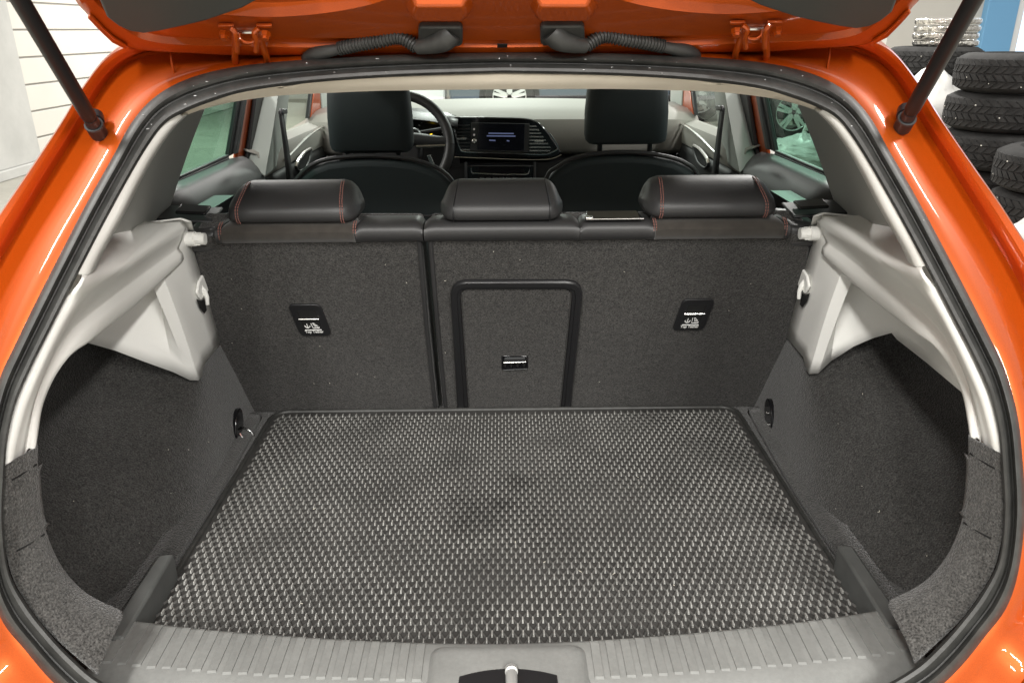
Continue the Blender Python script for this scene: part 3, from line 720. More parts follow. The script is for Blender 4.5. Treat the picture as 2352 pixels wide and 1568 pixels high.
obj('base_sheet', prism([p+Vector((0, 0, bmz)) for p in matloop(.003)], (0, 0, .004)), K['mat'], bm_root, smooth=False)
obj('edge_binding', tube([p+Vector((0, 0, bmz+.0045)) for p in lp_]+[lp_[0]+Vector((0, 0, bmz+.0045))], .0045, 8), K['rubber'], bm_root)
PX, PY = .0141, .0130
z0 = bmz+.0040; hE = .0030; hD = .0046
VE, FE, VD, FD = [], [], [], []
def ridge(V, F, a, b, w, h, hb=None):
    d = Vector((b[0]-a[0], b[1]-a[1], 0)).normalized(); n_ = Vector((-d.y, d.x, 0))*w
    hb = h if hb is None else hb
    k = len(V); A_, B_ = Vector((a[0], a[1], z0)), Vector((b[0], b[1], z0))
    V += [A_-n_, A_+n_, A_+Vector((0, 0, h)), B_-n_, B_+n_, B_+Vector((0, 0, hb))]
    F += [(k, k+2, k+5, k+3), (k+1, k+4, k+5, k+2), (k, k+1, k+2), (k+3, k+5, k+4)]
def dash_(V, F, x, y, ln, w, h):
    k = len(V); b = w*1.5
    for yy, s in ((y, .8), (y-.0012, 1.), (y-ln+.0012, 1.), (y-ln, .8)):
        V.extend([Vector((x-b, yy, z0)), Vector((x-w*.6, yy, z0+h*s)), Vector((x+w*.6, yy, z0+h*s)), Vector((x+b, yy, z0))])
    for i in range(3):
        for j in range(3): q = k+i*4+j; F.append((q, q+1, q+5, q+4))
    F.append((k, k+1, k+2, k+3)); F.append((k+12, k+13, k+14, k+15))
nrow = int((MYF-MYN)/PY)
for j in range(nrow):
    y = MYN+.012+j*PY
    if y > MYF-.012: break
    off = PX/2 if j % 2 else 0
    nx = int(.56/PX)
    for i in range(-nx, nx+1):
        x = i*PX+off
        lim = mx(y)-.011
        ymax = MYF-.012
        if abs(x) > lim-.002: continue
        if abs(x) > mx(MYF)-.036 and y > MYF-.05 and (abs(x)-(mx(MYF)-.036))**2+(y-(MYF-.036))**2 > .026**2 and y > MYF-.036: continue
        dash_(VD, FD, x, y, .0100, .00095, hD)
        for sx in (-1, 1):
            if abs(x+sx*PX/2) < lim+.004: ridge(VE, FE, (x, y), (x+sx*PX/2, y-PY), .0015, hE)
def wave(p): return Vector((p.x, p.y, p.z+.0007*(1+math.sin(p.x*9+1.3)*math.sin(p.y*7+.4))+.0003*math.sin(p.x*23+p.y*17)))
VE = [wave(p) for p in VE]; VD = [wave(p) for p in VD]
pat = obj('diamond_ridges', (VE, FE), K['matridge'], bm_root, smooth=False); pat['kind'] = 'stuff'
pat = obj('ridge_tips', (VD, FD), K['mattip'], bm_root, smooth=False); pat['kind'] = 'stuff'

# ------------------------------------------------------------------ raised tailgate, seen from below
HN = Vector((0, .6, 1)).normalized(); HP = Vector((0, 1.14, .744))
def aH(u, v, lift=0.): return aPlane(u, v, HP, HN) - HN*lift
def hrail(px, lift):
    ks = [aH(u, v, lift[i] if isinstance(lift, (list, tuple)) else lift) for i, (u, v) in enumerate(px)]; ks[0].x = 0
    r = spl(ks, 110); return mir(r)[::-1]+r[1:]
c0 = [(1158, 119), (900, 122), (700, 126), (540, 126), (440, 121), (360, 117), (306, 111), (265, 93), (230, 63), (200, 30), (175, 0), (150, -60), (110, -200), (60, -420)]
c1 = [(1158, 111), (900, 113), (700, 116), (540, 117), (440, 112), (362, 108), (314, 101), (274, 84), (241, 56), (212, 25), (188, -3), (163, -62), (124, -202), (75, -420)]
c2 = [(1158, 104), (900, 104), (700, 104), (540, 101), (440, 99), (372, 94), (327, 84), (292, 66), (262, 43), (236, 16), (212, -10), (188, -68), (150, -206), (104, -420)]
c3 = [(1158, 101), (900, 101), (700, 101), (540, 98), (440, 96), (374, 90), (331, 80), (297, 62), (268, 39), (242, 12), (218, -13), (194, -70), (156, -208), (110, -420)]
c4 = [(1158, 92), (900, 88), (700, 86), (540, 83), (440, 82), (382, 76), (344, 64), (314, 44), (288, 20), (262, -6), (240, -30), (216, -84), (180, -215), (136, -420)]
c5 = [(1158, 86), (900, 82), (700, 81), (540, 79), (440, 78), (386, 71), (350, 58), (321, 38), (296, 14), (270, -12), (248, -35), (224, -88), (188, -218), (145, -420)]
c6 = [(1158, 30), (1000, 45), (850, 56), (700, 58), (560, 55), (450, 50), (400, 38), (360, 18), (330, -6), (305, -30), (285, -55), (262, -105), (228, -228), (186, -420)]
c7 = [(1158, -80), (1040, -60), (930, -28), (850, 0), (750, 19), (640, 28), (545, 25), (465, 18), (415, 6), (380, -14), (350, -45), (320, -98), (280, -225), (240, -420)]
c8 = [(u+4, v-9) for u, v in c7]; c9 = [(u+10, v-26) for u, v in c7]
c10 = [(1158, -440)]*3 + [(1100-40*k, -440) for k in range(11)]
TG = [hrail(c0, -.045), hrail([(u-8, v-2) for u, v in c0], -.020), hrail(c0, 0), hrail(c1, .005), hrail([(a[0]*.5+b[0]*.5, a[1]*.5+b[1]*.5) for a, b in zip(c1, c2)], .004), hrail(c2, .003), hrail(c3, -.005), hrail(c4, -.007), hrail(c5, .003), hrail(c6, .004), hrail(c7, .006), hrail(c8, -.008), hrail(c9, -.012), hrail(c10, -.02)]
tail = obj('tailgate', loft(TG), K['paint'], car, solid=.002)
# outer skin behind the inner panel and lower half that leaves the picture overhead
def hp3(x, y, l): p = Vector((x, y, HP.z+(HP.y-y)*.6+.55*max(0, .95-y))); return p-HN*l
sk = [[hp3(x*wd, yy, -.05-.02*(1-x*x)) for x in [-1+k/8 for k in range(17)]] for yy, wd in ((1.135, .47), (1.05, .53), (.9, .56), (.7, .58), (.52, .58))]
obj('outer_skin', loft(sk), K['paint'], tail, solid=.004)
gl = [[hp3(x*wd, yy, .012) for x in [-1+k/8 for k in range(17)]] for yy, wd in ((.86, .44), (.75, .48), (.52, .50))]
obj('rear_trim', loft(gl), K['hatchtrim'], tail, solid=.006)
tr = [(248, -4), (274, 17), (302, 30), (335, 35), (374, 29), (432, 16), (479, 4), (560, -25), (640, -70), (640, -160), (230, -160), (225, -60)]
tp = [aH(u, v, .014) for u, v in tr]
for s in (1, -1):
    obj('window_trim', prism([p if s > 0 else flip(p) for p in tp], -HN*.012), K['hatchtrim'], tail, bevel=.004, seg=3)
# side rubber buffers along the edge
bq = [(206, 20), (216, 26), (240, 52), (262, 72), (294, 92), (290, 99), (258, 83), (226, 52), (202, 26)]
for s in (1, -1):
    obj('edge_pad', prism([(lambda p: p if s > 0 else flip(p))(aH(u, v, .006)) for u, v in bq], -HN*.004), K['paint'], tail, bevel=.0015)
# stamped pads near the middle
for u0 in (928, 1213):
    a = [aH(u, v, .003) for u, v in ((u0, 4), (u0+14, 32), (u0+150, 32), (u0+164, 4), (u0+150, -22), (u0+14, -22))]
    b = [aH(u, v, .017) for u, v in ((u0+20, 3), (u0+28, 22), (u0+134, 22), (u0+143, 3), (u0+134, -14), (u0+28, -14))]
    n = len(a); V = a+b; F = [(i, (i+1) % n, n+(i+1) % n, n+i) for i in range(n)]+[tuple(range(n, 2*n))]
    obj('stamped_pad', (V, F), K['paint'], tail, bevel=.003, seg=3)
obj('drain_slot', prism([aH(u, v, .006) for u, v in ((1142, 99), (1142, 91), (1165, 91), (1165, 99))], -HN*.001), K['black'], tail, smooth=False)
# hinges
for s in (1, -1):
    q = (lambda p: p) if s > 0 else flip
    for ub, ua, foot in ((520, 541, 540), (607, 596, 612)):
        inn = 1 if ub < 570 else -1
        pl_ = [aH(u, v, .012) for u, v in ((ub-18, 46), (ub+18, 46), (ub+18, 40), (ub-18, 40))]
        obj('hinge_plate', prism([q(p) for p in pl_], HN*.004), K['paint'], tail, bevel=.001)
        bolt = aH(ub-4*inn, 52, .014)
        obj('hinge_bolt', tube([q(bolt), q(bolt-HN*.006), q(bolt-HN*.0062), q(bolt-HN*.010)], [.0065, .0065, .0048, .0045], 6), K['paint'], tail)
        br = [aH(ub+inn*12, 42, .014), aH(ub+inn*22, 46, .018), aH(ua+inn*5, 58, .022), aH(ua+inn*6, 76, .026)]
        obj('hinge_bracket', tube(spl([q(p) for p in br], 14), .0034, 8), K['paint'], tail)
        y0 = br[-1].y
        arm = [aY(ua-inn*1, 66, y0+.0), aY(ua, 80, y0+.004), aY(ua+(foot-ua)*.45, 104, y0+.015), aY(foot, 130, y0+.03), aY(foot+2, 150, y0+.05)]
        obj('hinge_arm', tube(spl([q(p) for p in arm], 18), [.0045]*18, 8), K['paint'], car)
    pin = [aY(545, 74, br[-1].y), aY(598, 74, br[-1].y)]
    obj('hinge_pin', tube([q(p) for p in pin], .0028, 8), K['steel'], tail)
    ul = [aY(u, v, br[-1].y-.004) for u, v in ((549, 76), (551, 88), (560, 96), (571, 98), (582, 95), (590, 87), (592, 75))]
    obj('hinge_loop', tube(spl([q(p) for p in ul], 20), .0022, 8), K['paint'], tail)
# wiring bellows
for s in (1, -1):
    q = (lambda p: p) if s > 0 else flip
    gp = [q(aH(u, v, .004)) for u, v in rrect(961, 1063, 41, 86, 10, 4)]
    obj('grommet', prism(gp, -HN*.010), K['rubber'], tail, bevel=.003, seg=3)
    eb = [aH(1036, 57, .010), aH(1018, 64, .017), aH(990, 72, .019), aH(958, 80, .018)]
    obj('grommet_elbow', tube(spl([q(p) for p in eb], 12), [.0150, .0158, .0160, .0158, .0150, .0142, .0132, .0122, .0112, .0104, .0096, .0090], 12), K['rubber'], tail)
    y0 = eb[-1].y
    pth = [eb[-1], aY(918, 87, y0+.004), aY(868, 95, y0+.008), aY(818, 104, y0+.012), aY(778, 113, y0+.016)]
    n = 105; rr = [.0076+(.0018 if (i//2) % 2 else -.0004) for i in range(n)]
    obj('bellows', tube(spl([q(p) for p in pth], n), rr, 12), K['rubber'], tail)
    fp = [aY(786, 112, y0+.015), aY(752, 119, y0+.02), aY(722, 126, y0+.03), aY(700, 136, y0+.04)]
    obj('bellows_boot', tube(spl([q(p) for p in fp], 10), [.0070, .0070, .0078, .0085, .0092, .0098, .0098, .009, .008, .006], 10), K['rubber'], car)
# gas struts
for s in (1, -1):
    q = (lambda p: p) if s > 0 else flip
    b0 = aO(222, 298, .012); d0 = aY(46, 0, .90)
    dv = (d0-b0)
    top = b0+dv*1.45
    g = obj('gas_strut', tube([q(b0+dv*.10), q(b0+dv*.13), q(b0+dv*.135), q(top)], [.0078, .0078, .0096, .0098], 20), K['strut'], car)
    obj('strut_socket', tube([q(b0-dv*.05), q(b0-dv*.045), q(b0+dv*.04), q(b0+dv*.045), q(b0+dv*.105)], [.0085, .0112, .0112, .0095, .0085], 14), K['black'], g)
    obj('strut_clip', tube([q(b0+dv*.035), q(b0+dv*.05)], .0118, 14), K['satin'], g)
    ax_ = Vector((-.35, .75, .5)).normalized()
    obj('ball_stud', tube([q(b0), q(b0+ax_*.016), q(b0+ax_*.0165), q(b0+ax_*.03)], [.006, .006, .011, .011], 12), K['black'], g)
# panel seam at each roof corner
for s in (1, -1):
    q = (lambda p: p) if s > 0 else flip
    sm = [aO(u, v, .026) for u, v in ((392, 118), (394, 140), (399, 166), (402, 182))]
    obj('roof_seam', tube(spl([q(p) for p in sm], 10), .0016, 6), K['paint'], car)

# ------------------------------------------------------------------ cabin
def face(px, X, t=.012, s=-1):
    ps = [aX(u, v, X) for u, v in px]
    return prism(ps, (-t if X < 0 else t, 0, 0))
def cab(name, px, X, m_, par=None, t=.012, bev=.0, **kw):
    ps = prism([aX(u, v, X) for u, v in px], (-t, 0, 0))
    l = obj(name, ps, m_, (par[0] if par else car), bevel=bev, **kw)
    r = obj(name, ([flip(p) for p in ps[0]], ps[1]), m_, (par[1] if par else car), bevel=bev, **kw)
    return l, r
# rear doors
cab('rear_door_glass', [(430, 232), (556, 214), (527, 357), (395, 414)], -.715, K['tint'], t=.004, smooth=False)
cab('window_frame', [(552, 205), (566, 205), (541, 352), (526, 360)], -.708, K['black'], bev=.002, seg=2)
cab('window_frame', [(566, 205), (572, 205), (548, 352), (541, 354)], -.700, K['satin'], bev=.002)
cab('window_seal', [(526, 355), (527, 362), (395, 421), (392, 414)], -.704, K['black'], bev=.002)
cab('window_seal', [(527, 362), (528, 366), (392, 427), (394, 421)], -.700, K['satin'], bev=.001)
cab('door_shut_face', [(570, 205), (594, 205), (572, 372), (545, 362)], -.704, K['paint'], bev=.002)
cab('door_rubber', [(592, 205), (616, 205), (590, 392), (568, 376)], -.692, K['black'], bev=.003)
# rounded door card with armrest
dc = []
for k in range(9):
    t = k/8
    u0, v0 = 398-18*t*0, 424
    top_ = aX(*((392+(528-392)*t), (426+(366-426)*t)), -.700)
    dc.append([top_, top_+Vector((.028, 0, -.012)), top_+Vector((.060, 0, -.045)), top_+Vector((.068, 0, -.09)), top_+Vector((.050, 0, -.14)), top_+Vector((.03, 0, -.20)), top_+Vector((.02, 0, -.5))])
e0 = dc[-1]
dc.append([p+Vector((-.006*i if i > 0 else 0, .10, -.008)) for i, p in enumerate(e0)])
dc.append([p+Vector((-.030 if i > 0 else -.005, .17, -.030)) for i, p in enumerate(e0)])
dc.append([p+Vector((-.09 if i > 1 else -.04, .20, -.06)) for i, p in enumerate(e0)])
dc.insert(0, [p+Vector((-.004, -.16, -.004)) for p in dc[0]])
both('rear_door_card', loft(dc), K['satin'], solid=.004)
# B-pillars
def bp(px0, px1):
    return loft([[aX(u, v, X) for u, v, X in px0], [aX(u, v, X) for u, v, X in px1]])
pa = [(612, 205, -.690), (605, 262, -.682), (596, 325, -.676), (588, 372, -.672), (585, 384, -.672)]
pb = [(640, 205, -.652), (632, 262, -.646), (622, 325, -.642), (612, 380, -.640), (608, 406, -.640)]
pc_ = [(664, 205, -.668), (659, 255, -.668), (652, 320, -.662), (640, 350, -.660), (634, 384, -.660)]
P_a, P_b, P_c = ([aX(*k) for k in L_] for L_ in (pa, pb, pc_))
P_a, P_b, P_c = spl(P_a, 20), spl(P_b, 20), spl(P_c, 20)
bpl = both('centre_pillar', loft([[p+Vector((-.02, 0, 0)) for p in P_a], P_a, mixr(P_a, P_b, .75), P_b, mixr(P_b, P_c, .25), P_c, [p+Vector((-.02, .01, 0)) for p in P_c]]), K['bpillar'], solid=.003)
both('front_belt', loft([[aX(u, v, -.625) for u, v in ((640, 256), (648, 310), (654, 360), (660, 420))], [aX(u, v, -.622) for u, v in ((650, 256), (658, 310), (666, 360), (673, 420))]]), K['beltm'], solid=.003)
both('belt_anchor', prism([aX(u, v, -.628) for u, v in ((638, 262), (652, 262), (651, 250), (641, 250))], (.012, 0, 0)), K['black'], bevel=.003)
# front doors
cab('front_door_glass', [(640, 205), (722, 205), (712, 268), (640, 312)], -.715, K['clear'], t=.004, smooth=False)
cab('front_window_frame', [(716, 205), (724, 205), (714, 268), (708, 272)], -.708, K['black'], bev=.002)
cab('front_pillar', [(722, 205), (739, 205), (742, 262), (714, 272)], -.705, K['paint'], bev=.002)
cab('front_pillar_trim', [(737, 200), (765, 200), (768, 300), (742, 268)], -.70, K['bpillar'], bev=.004)
fd = []
for k in range(9):
    t = k/8
    tp_ = aX(640+(752-640)*t, 314+(270-314)*t, -.700)
    fd.append([tp_+Vector((-.01, 0, .004)), tp_, tp_+Vector((.030, 0, -.010)), tp_+Vector((.040, 0, -.030)), tp_+Vector((.036, 0, -.075)), tp_+Vector((.026, 0, -.082))])
fd.insert(0, [p+Vector((0, -.34, .006)) for p in fd[0]])
both('front_door_top', loft(fd), K['dash'], solid=.004)
fd2 = [[r[5]+Vector((.006, 0, .004)), r[5]+Vector((.012, 0, -.02)), r[5]+Vector((.012, 0, -.10)), r[5]+Vector((.0, 0, -.35))] for r in fd]
fcl = both('front_door_card', loft(fd2), K['satin'], solid=.004)
hl = [aX(u, v, -.655) for u, v in ((681, 388), (684, 368), (700, 350), (714, 342), (713, 356), (706, 378), (694, 392))]
both('door_handle_bowl', prism(hl, (.006, 0, 0)), K['void'], fcl, bevel=.003)
both('door_handle', tube(spl([aX(u, v, -.646) for u, v in ((680, 384), (684, 370), (699, 351), (713, 342))], 14), .006, 8), K['steel'], fcl)
both('door_handle_rim', tube(spl([aX(u, v, -.648) for u, v in ((680, 386), (690, 393), (704, 382), (712, 360), (714, 343))], 14), .004, 8), K['satin'], fcl)
both('door_strip', tube(spl([p+Vector((.008, 0, 0)) for p in [aX(u, v, -.662) for u, v in ((648, 368), (690, 325), (720, 300), (752, 284))]], 14), .004, 6), K['steel'], fcl)

# front seats
def front_seat(uc, hr_px, sh_px):
    Y = 2.12
    ol = [aY(u, v, Y) for u, v in sh_px]
    zb = -.15
    ol = ol+[Vector((ol[-1].x+.01, Y, zb)), Vector((ol[0].x-.01, Y, zb))]
    s_ = obj('front_seat', prism(ol, (0, .09, .0)), K['fabric'], car, bevel=.022, seg=4)
    n_sh = len(sh_px)
    obj('seat_piping', tube(spl([p+Vector((0, .012, .004)) for p in [aY(u, v, Y-.004) for u, v in sh_px]], 40), .006, 8), K['satin'], s_)
    cx = sum(aY(u, hr_px[3], Y).x for u in hr_px[:2])/2; hw = (aY(hr_px[1], 300, Y).x-aY(hr_px[0], 300, Y).x)/2
    zb2 = aY(uc, hr_px[3], Y).z; zt2 = aY(uc, hr_px[2], Y).z
    rails = []
    for t, sx, sy in ((0, .80, .25), (.02, .90, .6), (.06, .97, .9), (.14, 1.0, 1.0), (.5, 1.0, 1.05), (.8, .965, 1.0), (.92, .93, .85), (.98, .85, .5), (1, .7, .2)):
        z_ = zb2+(zt2-zb2)*t
        rails.append([Vector((cx+x*hw*sx, Y+.055+y*.052*sy, z_)) for x, y in [(math.copysign(abs(math.cos(a))**.35, math.cos(a)), math.copysign(abs(math.sin(a))**.5, math.sin(a))) for a in [2*math.pi*k/28 for k in range(28)]]])
    V, F = loft(rails, closed=True); F = F+[tuple(range(28)), tuple(range(len(V)-28, len(V)))]
    obj('front_headrest', (V, F), K['fabric'], s_)
    for d in (-.62, .62):
        px_ = cx+hw*d
        obj('headrest_post', tube([Vector((px_, Y+.05, zb2-.06)), Vector((px_, Y+.05, zb2+.02))], .007, 8), K['black'], s_)
        obj('post_collar', tube([Vector((px_, Y+.05, zb2-.030)), Vector((px_, Y+.05, zb2-.022))], [.020, .017], 12), K['black'], s_)
    obj('seat_pocket_edge', tube([Vector((ol[0].x+.06, Y-.004, aY(uc, 496, Y).z)), Vector((ol[n_sh-1].x-.06, Y-.004, aY(uc, 496, Y).z))], .003, 6), K['satin'], s_)
front_seat(850, (752, 947, 185, 357), [(664, 480), (674, 430), (690, 404), (715, 384), (750, 371), (800, 365), (850, 363), (905, 366), (950, 372), (990, 385), (1015, 398), (1036, 418), (1056, 455)])
front_seat(1440, (1346, 1537, 183, 337), [(1242, 470), (1258, 408), (1282, 388), (1312, 371), (1350, 361), (1400, 356), (1445, 355), (1500, 359), (1550, 369), (1580, 382), (1602, 402), (1625, 470)])

# dashboard
dr = []
for x in [-.72+.09*i for i in range(17)]:
    k = 1-(x/.72)**2
    dr.append([Vector((x, 3.80-.12*(1-k), .44)), Vector((x, 3.56-.12*(1-k), .478+.012*k)), Vector((x, 3.3, .490+.012*k)), Vector((x, 3.08, .487+.012*k)), Vector((x, 2.99, .478+.010*k)), Vector((x, 2.945, .458+.006*k)), Vector((x, 2.935, .43)), Vector((x, 2.95, .36)), Vector((x, 2.98, .335))])
dash = obj('dashboard', loft(dr), K['dash'], car, solid=.006)
obj('lower_dash', loft([[Vector((x, 2.985, .338)), Vector((x, 2.94, .31)), Vector((x, 2.95, .15)), Vector((x, 3.05, -.25))] for x in (-.72, -.2, .2, .72)]), K['black'], car, solid=.006)
DY = 2.915
bz = spl([aY(u, v, DY) for u, v in ((1036, 272), (1080, 269), (1150, 270), (1205, 272), (1232, 279), (1252, 296), (1270, 322), (1286, 345), (1288, 352), (1278, 360), (1240, 363), (1120, 362), (1052, 360), (1044, 340), (1036, 300))], 60, closed=True)
fa = obj('centre_fascia', prism(bz, (0, .06, 0)), K['gloss'], dash, bevel=.004)
obj('fascia_chrome', tube(spl([aY(u, v, DY-.006) for u, v in ((1040, 284), (1046, 310), (1056, 340), (1066, 349), (1120, 351), (1200, 354), (1250, 355), (1268, 350), (1282, 341), (1276, 326), (1262, 306))], 40), .0028, 6), K['chrome'], dash)
obj('fascia_line', tube(spl([aY(u, v, DY-.004) for u, v in ((1044, 361), (1120, 364), (1200, 367), (1260, 366), (1290, 356))], 30), .0022, 6), K['steel'], dash)
sq = lambda a, d, y=DY-.004: [aY(u, v, y) for u, v in a]
obj('screen_bezel', prism(sq([(1082, 282), (1216, 284), (1214, 350), (1079, 347)], 0), (0, .01, 0)), K['satin'], dash, bevel=.002)
scn = obj('screen', prism(sq([(1099, 283), (1205, 285), (1203, 346), (1096, 344)], 0, DY-.007), (0, .004, 0)), K['screen'], dash, smooth=False)
for v0, a, b in ((305, 1122, 1180), (311, 1118, 1184), (321, 1124, 1138), (322, 1164, 1170)):
    obj('screen_text_line', prism([aY(u, v, DY-.009) for u, v in ((a, v0), (b, v0+.8), (b, v0+3.6), (a, v0+2.8))], (0, .001, 0)), K['glow'], dash, smooth=False)
for v0 in (297, 310):
    obj('button', tube([aY(1089, v0, DY-.004), aY(1089, v0, DY-.008)], .004, 8), K['steel'], dash)
obj('knob', tube([aY(1089, 325, DY-.004), aY(1089, 325, DY-.016), aY(1089, 325, DY-.018)], [.010, .009, .006], 12), K['steel'], dash)
for i in range(8):
    v0 = 287+i*8
    l0 = 1043+i*2.2
    obj('vent_slat', prism([aY(u, v, DY-.006) for u, v in ((l0, v0), (1079, v0), (1079, v0+2.6), (l0+.5, v0+2.6))], (0, .012, 0)), K['steel' if i == 7 else 'satin'], dash, smooth=False)
    r1 = 1232+i*5.3 if i < 7 else 1263
    obj('vent_slat', prism([aY(u, v, DY-.006) for u, v in ((1216, v0+2), (r1, v0+2), (r1+1, v0+5), (1216, v0+5))], (0, .012, 0)), K['steel'], dash, smooth=False)
for u0, v0 in ((1061, 319), (1238, 325)):
    obj('vent_tab', prism([aY(u, v, DY-.010) for u, v in ((u0-10, v0-2), (u0+10, v0-2), (u0+10, v0+3), (u0-10, v0+3))], (0, .006, 0)), K['steel'], dash, bevel=.001)
# climate panel on the centre stack
cp = obj('climate_panel', prism([aY(u, v, 2.90) for u, v in ((1072, 380), (1226, 380), (1222, 430), (1076, 430))], (0, .05, 0)), K['gloss'], dash, bevel=.004)
obj('climate_chrome', tube(spl([aY(u, v, 2.895) for u, v in ((1082, 386), (1084, 397), (1100, 399), (1150, 401), (1200, 401), (1214, 399), (1216, 388))], 30), .002, 6), K['chrome'], dash)
for i in range(6):
    obj('climate_button', prism([aY(1107+i*15+du, 408+dv, 2.893) for du, dv in ((-5, 0), (5, 0), (5, 4), (-5, 4))], (0, .004, 0)), K['satin'], dash, smooth=False)
    if i in (1, 2, 3):
        p = aY(1108+i*15, 414.5, 2.893); obj('indicator', tube([p, p+Vector((0, -.002, 0))], .0022, 6), K['redled'], dash)
for u0 in (1070, 1228):
    obj('stack_edge', tube([aY(u0, 372, 2.89), aY(u0, 430, 2.88)], .005, 6), K['satin'], dash)
# instrument binnacle and steering wheel
obj('binnacle', loft([[Vector((x, y, z+.03*(1-((x+.36)/.2)**2))) for y, z in ((2.98, .475), (2.90, .470), (2.86, .45), (2.88, .44))] for x in [-.56+.05*i for i in range(9)]]), K['black'], dash, solid=.004)
obj('gauge_panel', prism([Vector((x, 2.93, z)) for x, z in ((-.56, .30), (-.16, .30), (-.16, .47), (-.56, .47))], (0, .02, 0)), K['void'], dash, smooth=False)
gc = aY(988, 303, 2.925)
for k in range(14):
    a = rad(200-17*k)
    d0, d1 = gc+Vector((math.cos(a)*.042, 0, math.sin(a)*.042)), gc+Vector((math.cos(a)*.048, 0, math.sin(a)*.048))
    obj('gauge_tick', tube([d0, d1], .0018, 5), K['white'], dash)
p = aY(990, 306, 2.92); obj('warning_light', tube([p, p+Vector((0, -.002, 0))], .006, 8), K['amber'], dash)
WC = aY(915, 334, 2.62); tilt = rad(24)
wu, wr = Vector((0, math.sin(tilt), math.cos(tilt))), Vector((1, 0, 0)); wn = wr.cross(wu)
ringp = [WC+(wr*math.cos(a)+wu*math.sin(a))*.168 for a in [2*math.pi*k/48 for k in range(48)]]
sw = obj('steering_wheel', tube(ringp+[ringp[0]], .0165, 12, caps=False), K['leather'], car)
obj('airbag_hub', prism([WC+wr*x+wu*y for x, y in rrect(-.075, .075, -.06, .06, .03, 5)], Vector((0, .05, -.01))), K['black'], sw, bevel=.012, seg=3)
for sg in (-1, 1):
    obj('wheel_spoke', tube([WC+wr*.05*sg+wu*.02, WC+wr*.16*sg+wu*.012], [.022, .014], 10), K['satin'], sw)
    obj('spoke_trim', tube([WC+wr*.06*sg-wu*.008-wn*-.012, WC+wr*.155*sg-wu*.004-wn*-.008], .006, 8), K['steel'], sw)
    obj('stalk', tube([WC+Vector((.05*sg, .05, .03)), WC+Vector((.15*sg, .05, .045))], .008, 8), K['black'], sw)
pp = [aY(u, v, 2.63) for u, v in ((980, 358), (988, 356), (1002, 386), (994, 390))]
obj('shift_paddle', prism(pp, (0, .006, 0)), K['steel'], sw, bevel=.001)
obj('steering_column', tube([WC, WC+Vector((0, .3, -.13))], .05, 12), K['black'], sw)
# windscreen
ws = [[Vector((x*(.66-.10*t), 3.58-.88*t-.10*(x*x), .50+.31*t)) for x in [-1+k/6 for k in range(13)]] for t in (0, .35, .7, 1)]
obj('windscreen', loft(ws), K['shield'], car)

# ------------------------------------------------------------------ things standing in the garage
def revolve(prof, n, axis_z=True):
    rails = [[Vector((r*math.cos(a), r*math.sin(a), z)) for a in [2*math.pi*k/n for k in range(n)]] for r, z in prof]
    return loft(rails, closed=True, loop=True)
def make_tyre(name, R, Wd, label, group):
    e = empty(name, (0, 0, 0), label, 'tyre', group)
    pr = [(R*.62, .02), (R*.70, .0), (R*.84, .004), (R*.94, .022), (R*.985, .045), (R*.985, Wd-.045), (R*.94, Wd-.022), (R*.84, Wd-.004), (R*.70, Wd), (R*.62, Wd-.02), (R*.64, Wd/2)]
    c_ = obj('carcass', revolve(pr, 56), K['tyre'], e)
    blocks = []
    rows = [(.030, .062, 12), (.068, .100, -9), (.108, .140, 9), (.146, Wd-.030, -12)]
    n = 46
    for z0_, z1_, sk in rows:
        for k in range(n):
            a0 = 2*math.pi*k/n; a1 = a0+2*math.pi/n*.74
            sh = rad(sk*.55)
            ri, ro = R*.955, R*1.0
            if z0_ < .04 or z1_ > .15: ro_a, ro_b = (R*.985, R*1.0) if z0_ < .04 else (R*1.0, R*.985)
            else: ro_a = ro_b = R*1.003
            V = []
            for r_ in (ri, None):
                for z_, s_, ro_ in ((z0_, -sh/2, ro_a), (z1_, sh/2, ro_b)):
                    for a in (a0, a1):
                        rr_ = r_ if r_ else ro_
                        V.append(Vector((rr_*math.cos(a+s_), rr_*math.sin(a+s_), z_)))
            blocks.append((V, [(4, 5, 7, 6), (0, 1, 5, 4), (2, 6, 7, 3), (0, 4, 6, 2), (1, 3, 7, 5)]))
    t = obj('tread', add(*blocks), K['tyre'], e, smooth=False); t['kind'] = 'stuff'
    st = []
    for _ in range(16):
        a, z_ = random.uniform(0, 6.28), random.uniform(.03, Wd-.03); p = Vector((R*1.003*math.cos(a), R*1.003*math.sin(a), z_)); r_ = random.uniform(.0014, .0026)
        st.append((box(p.x-r_, p.x+r_, p.y-r_, p.y+r_, p.z-r_, p.z+r_)))
    g_ = obj('tread_grit', add(*st), K['stone'], e, smooth=False); g_['kind'] = 'stuff'
    return e
TR, TW = .335, .208
ty0 = None
def place_tyre(x, y, z, rz, label, group):
    global ty0
    if ty0 is None:
        ty0 = make_tyre('winter_tyre', TR, TW, label, group); o = ty0
    else:
        o = copy_tree(ty0); o['label'] = label; o['group'] = group
    o.location = (x, y, z); o.rotation_euler = (0, 0, rz)
    return o
ordn = ['bottom', 'second', 'third', 'fourth', 'fifth', 'top']
stackpos = [(2.93, 4.62, 6, 'tall tyre stack below the blue window', .0), (2.83, 3.86, 4, 'short tyre stack beside the bag', .0), (3.28, 6.25, 6, 'tyre stack under the silver trims', .0)]
for sx_, sy_, n_, where, _ in stackpos:
    for i in range(n_):
        nm = 'topmost' if i == n_-1 else ('lowest' if i == 0 else ordn[i]+' from the floor')
        place_tyre(sx_+random.uniform(-.02, .02), sy_+random.uniform(-.02, .02), GZ+i*(TW+.0015), random.uniform(0, 6), 'worn black tyre, %s in the %s' % (nm, where), 'tyres stacked in the garage')
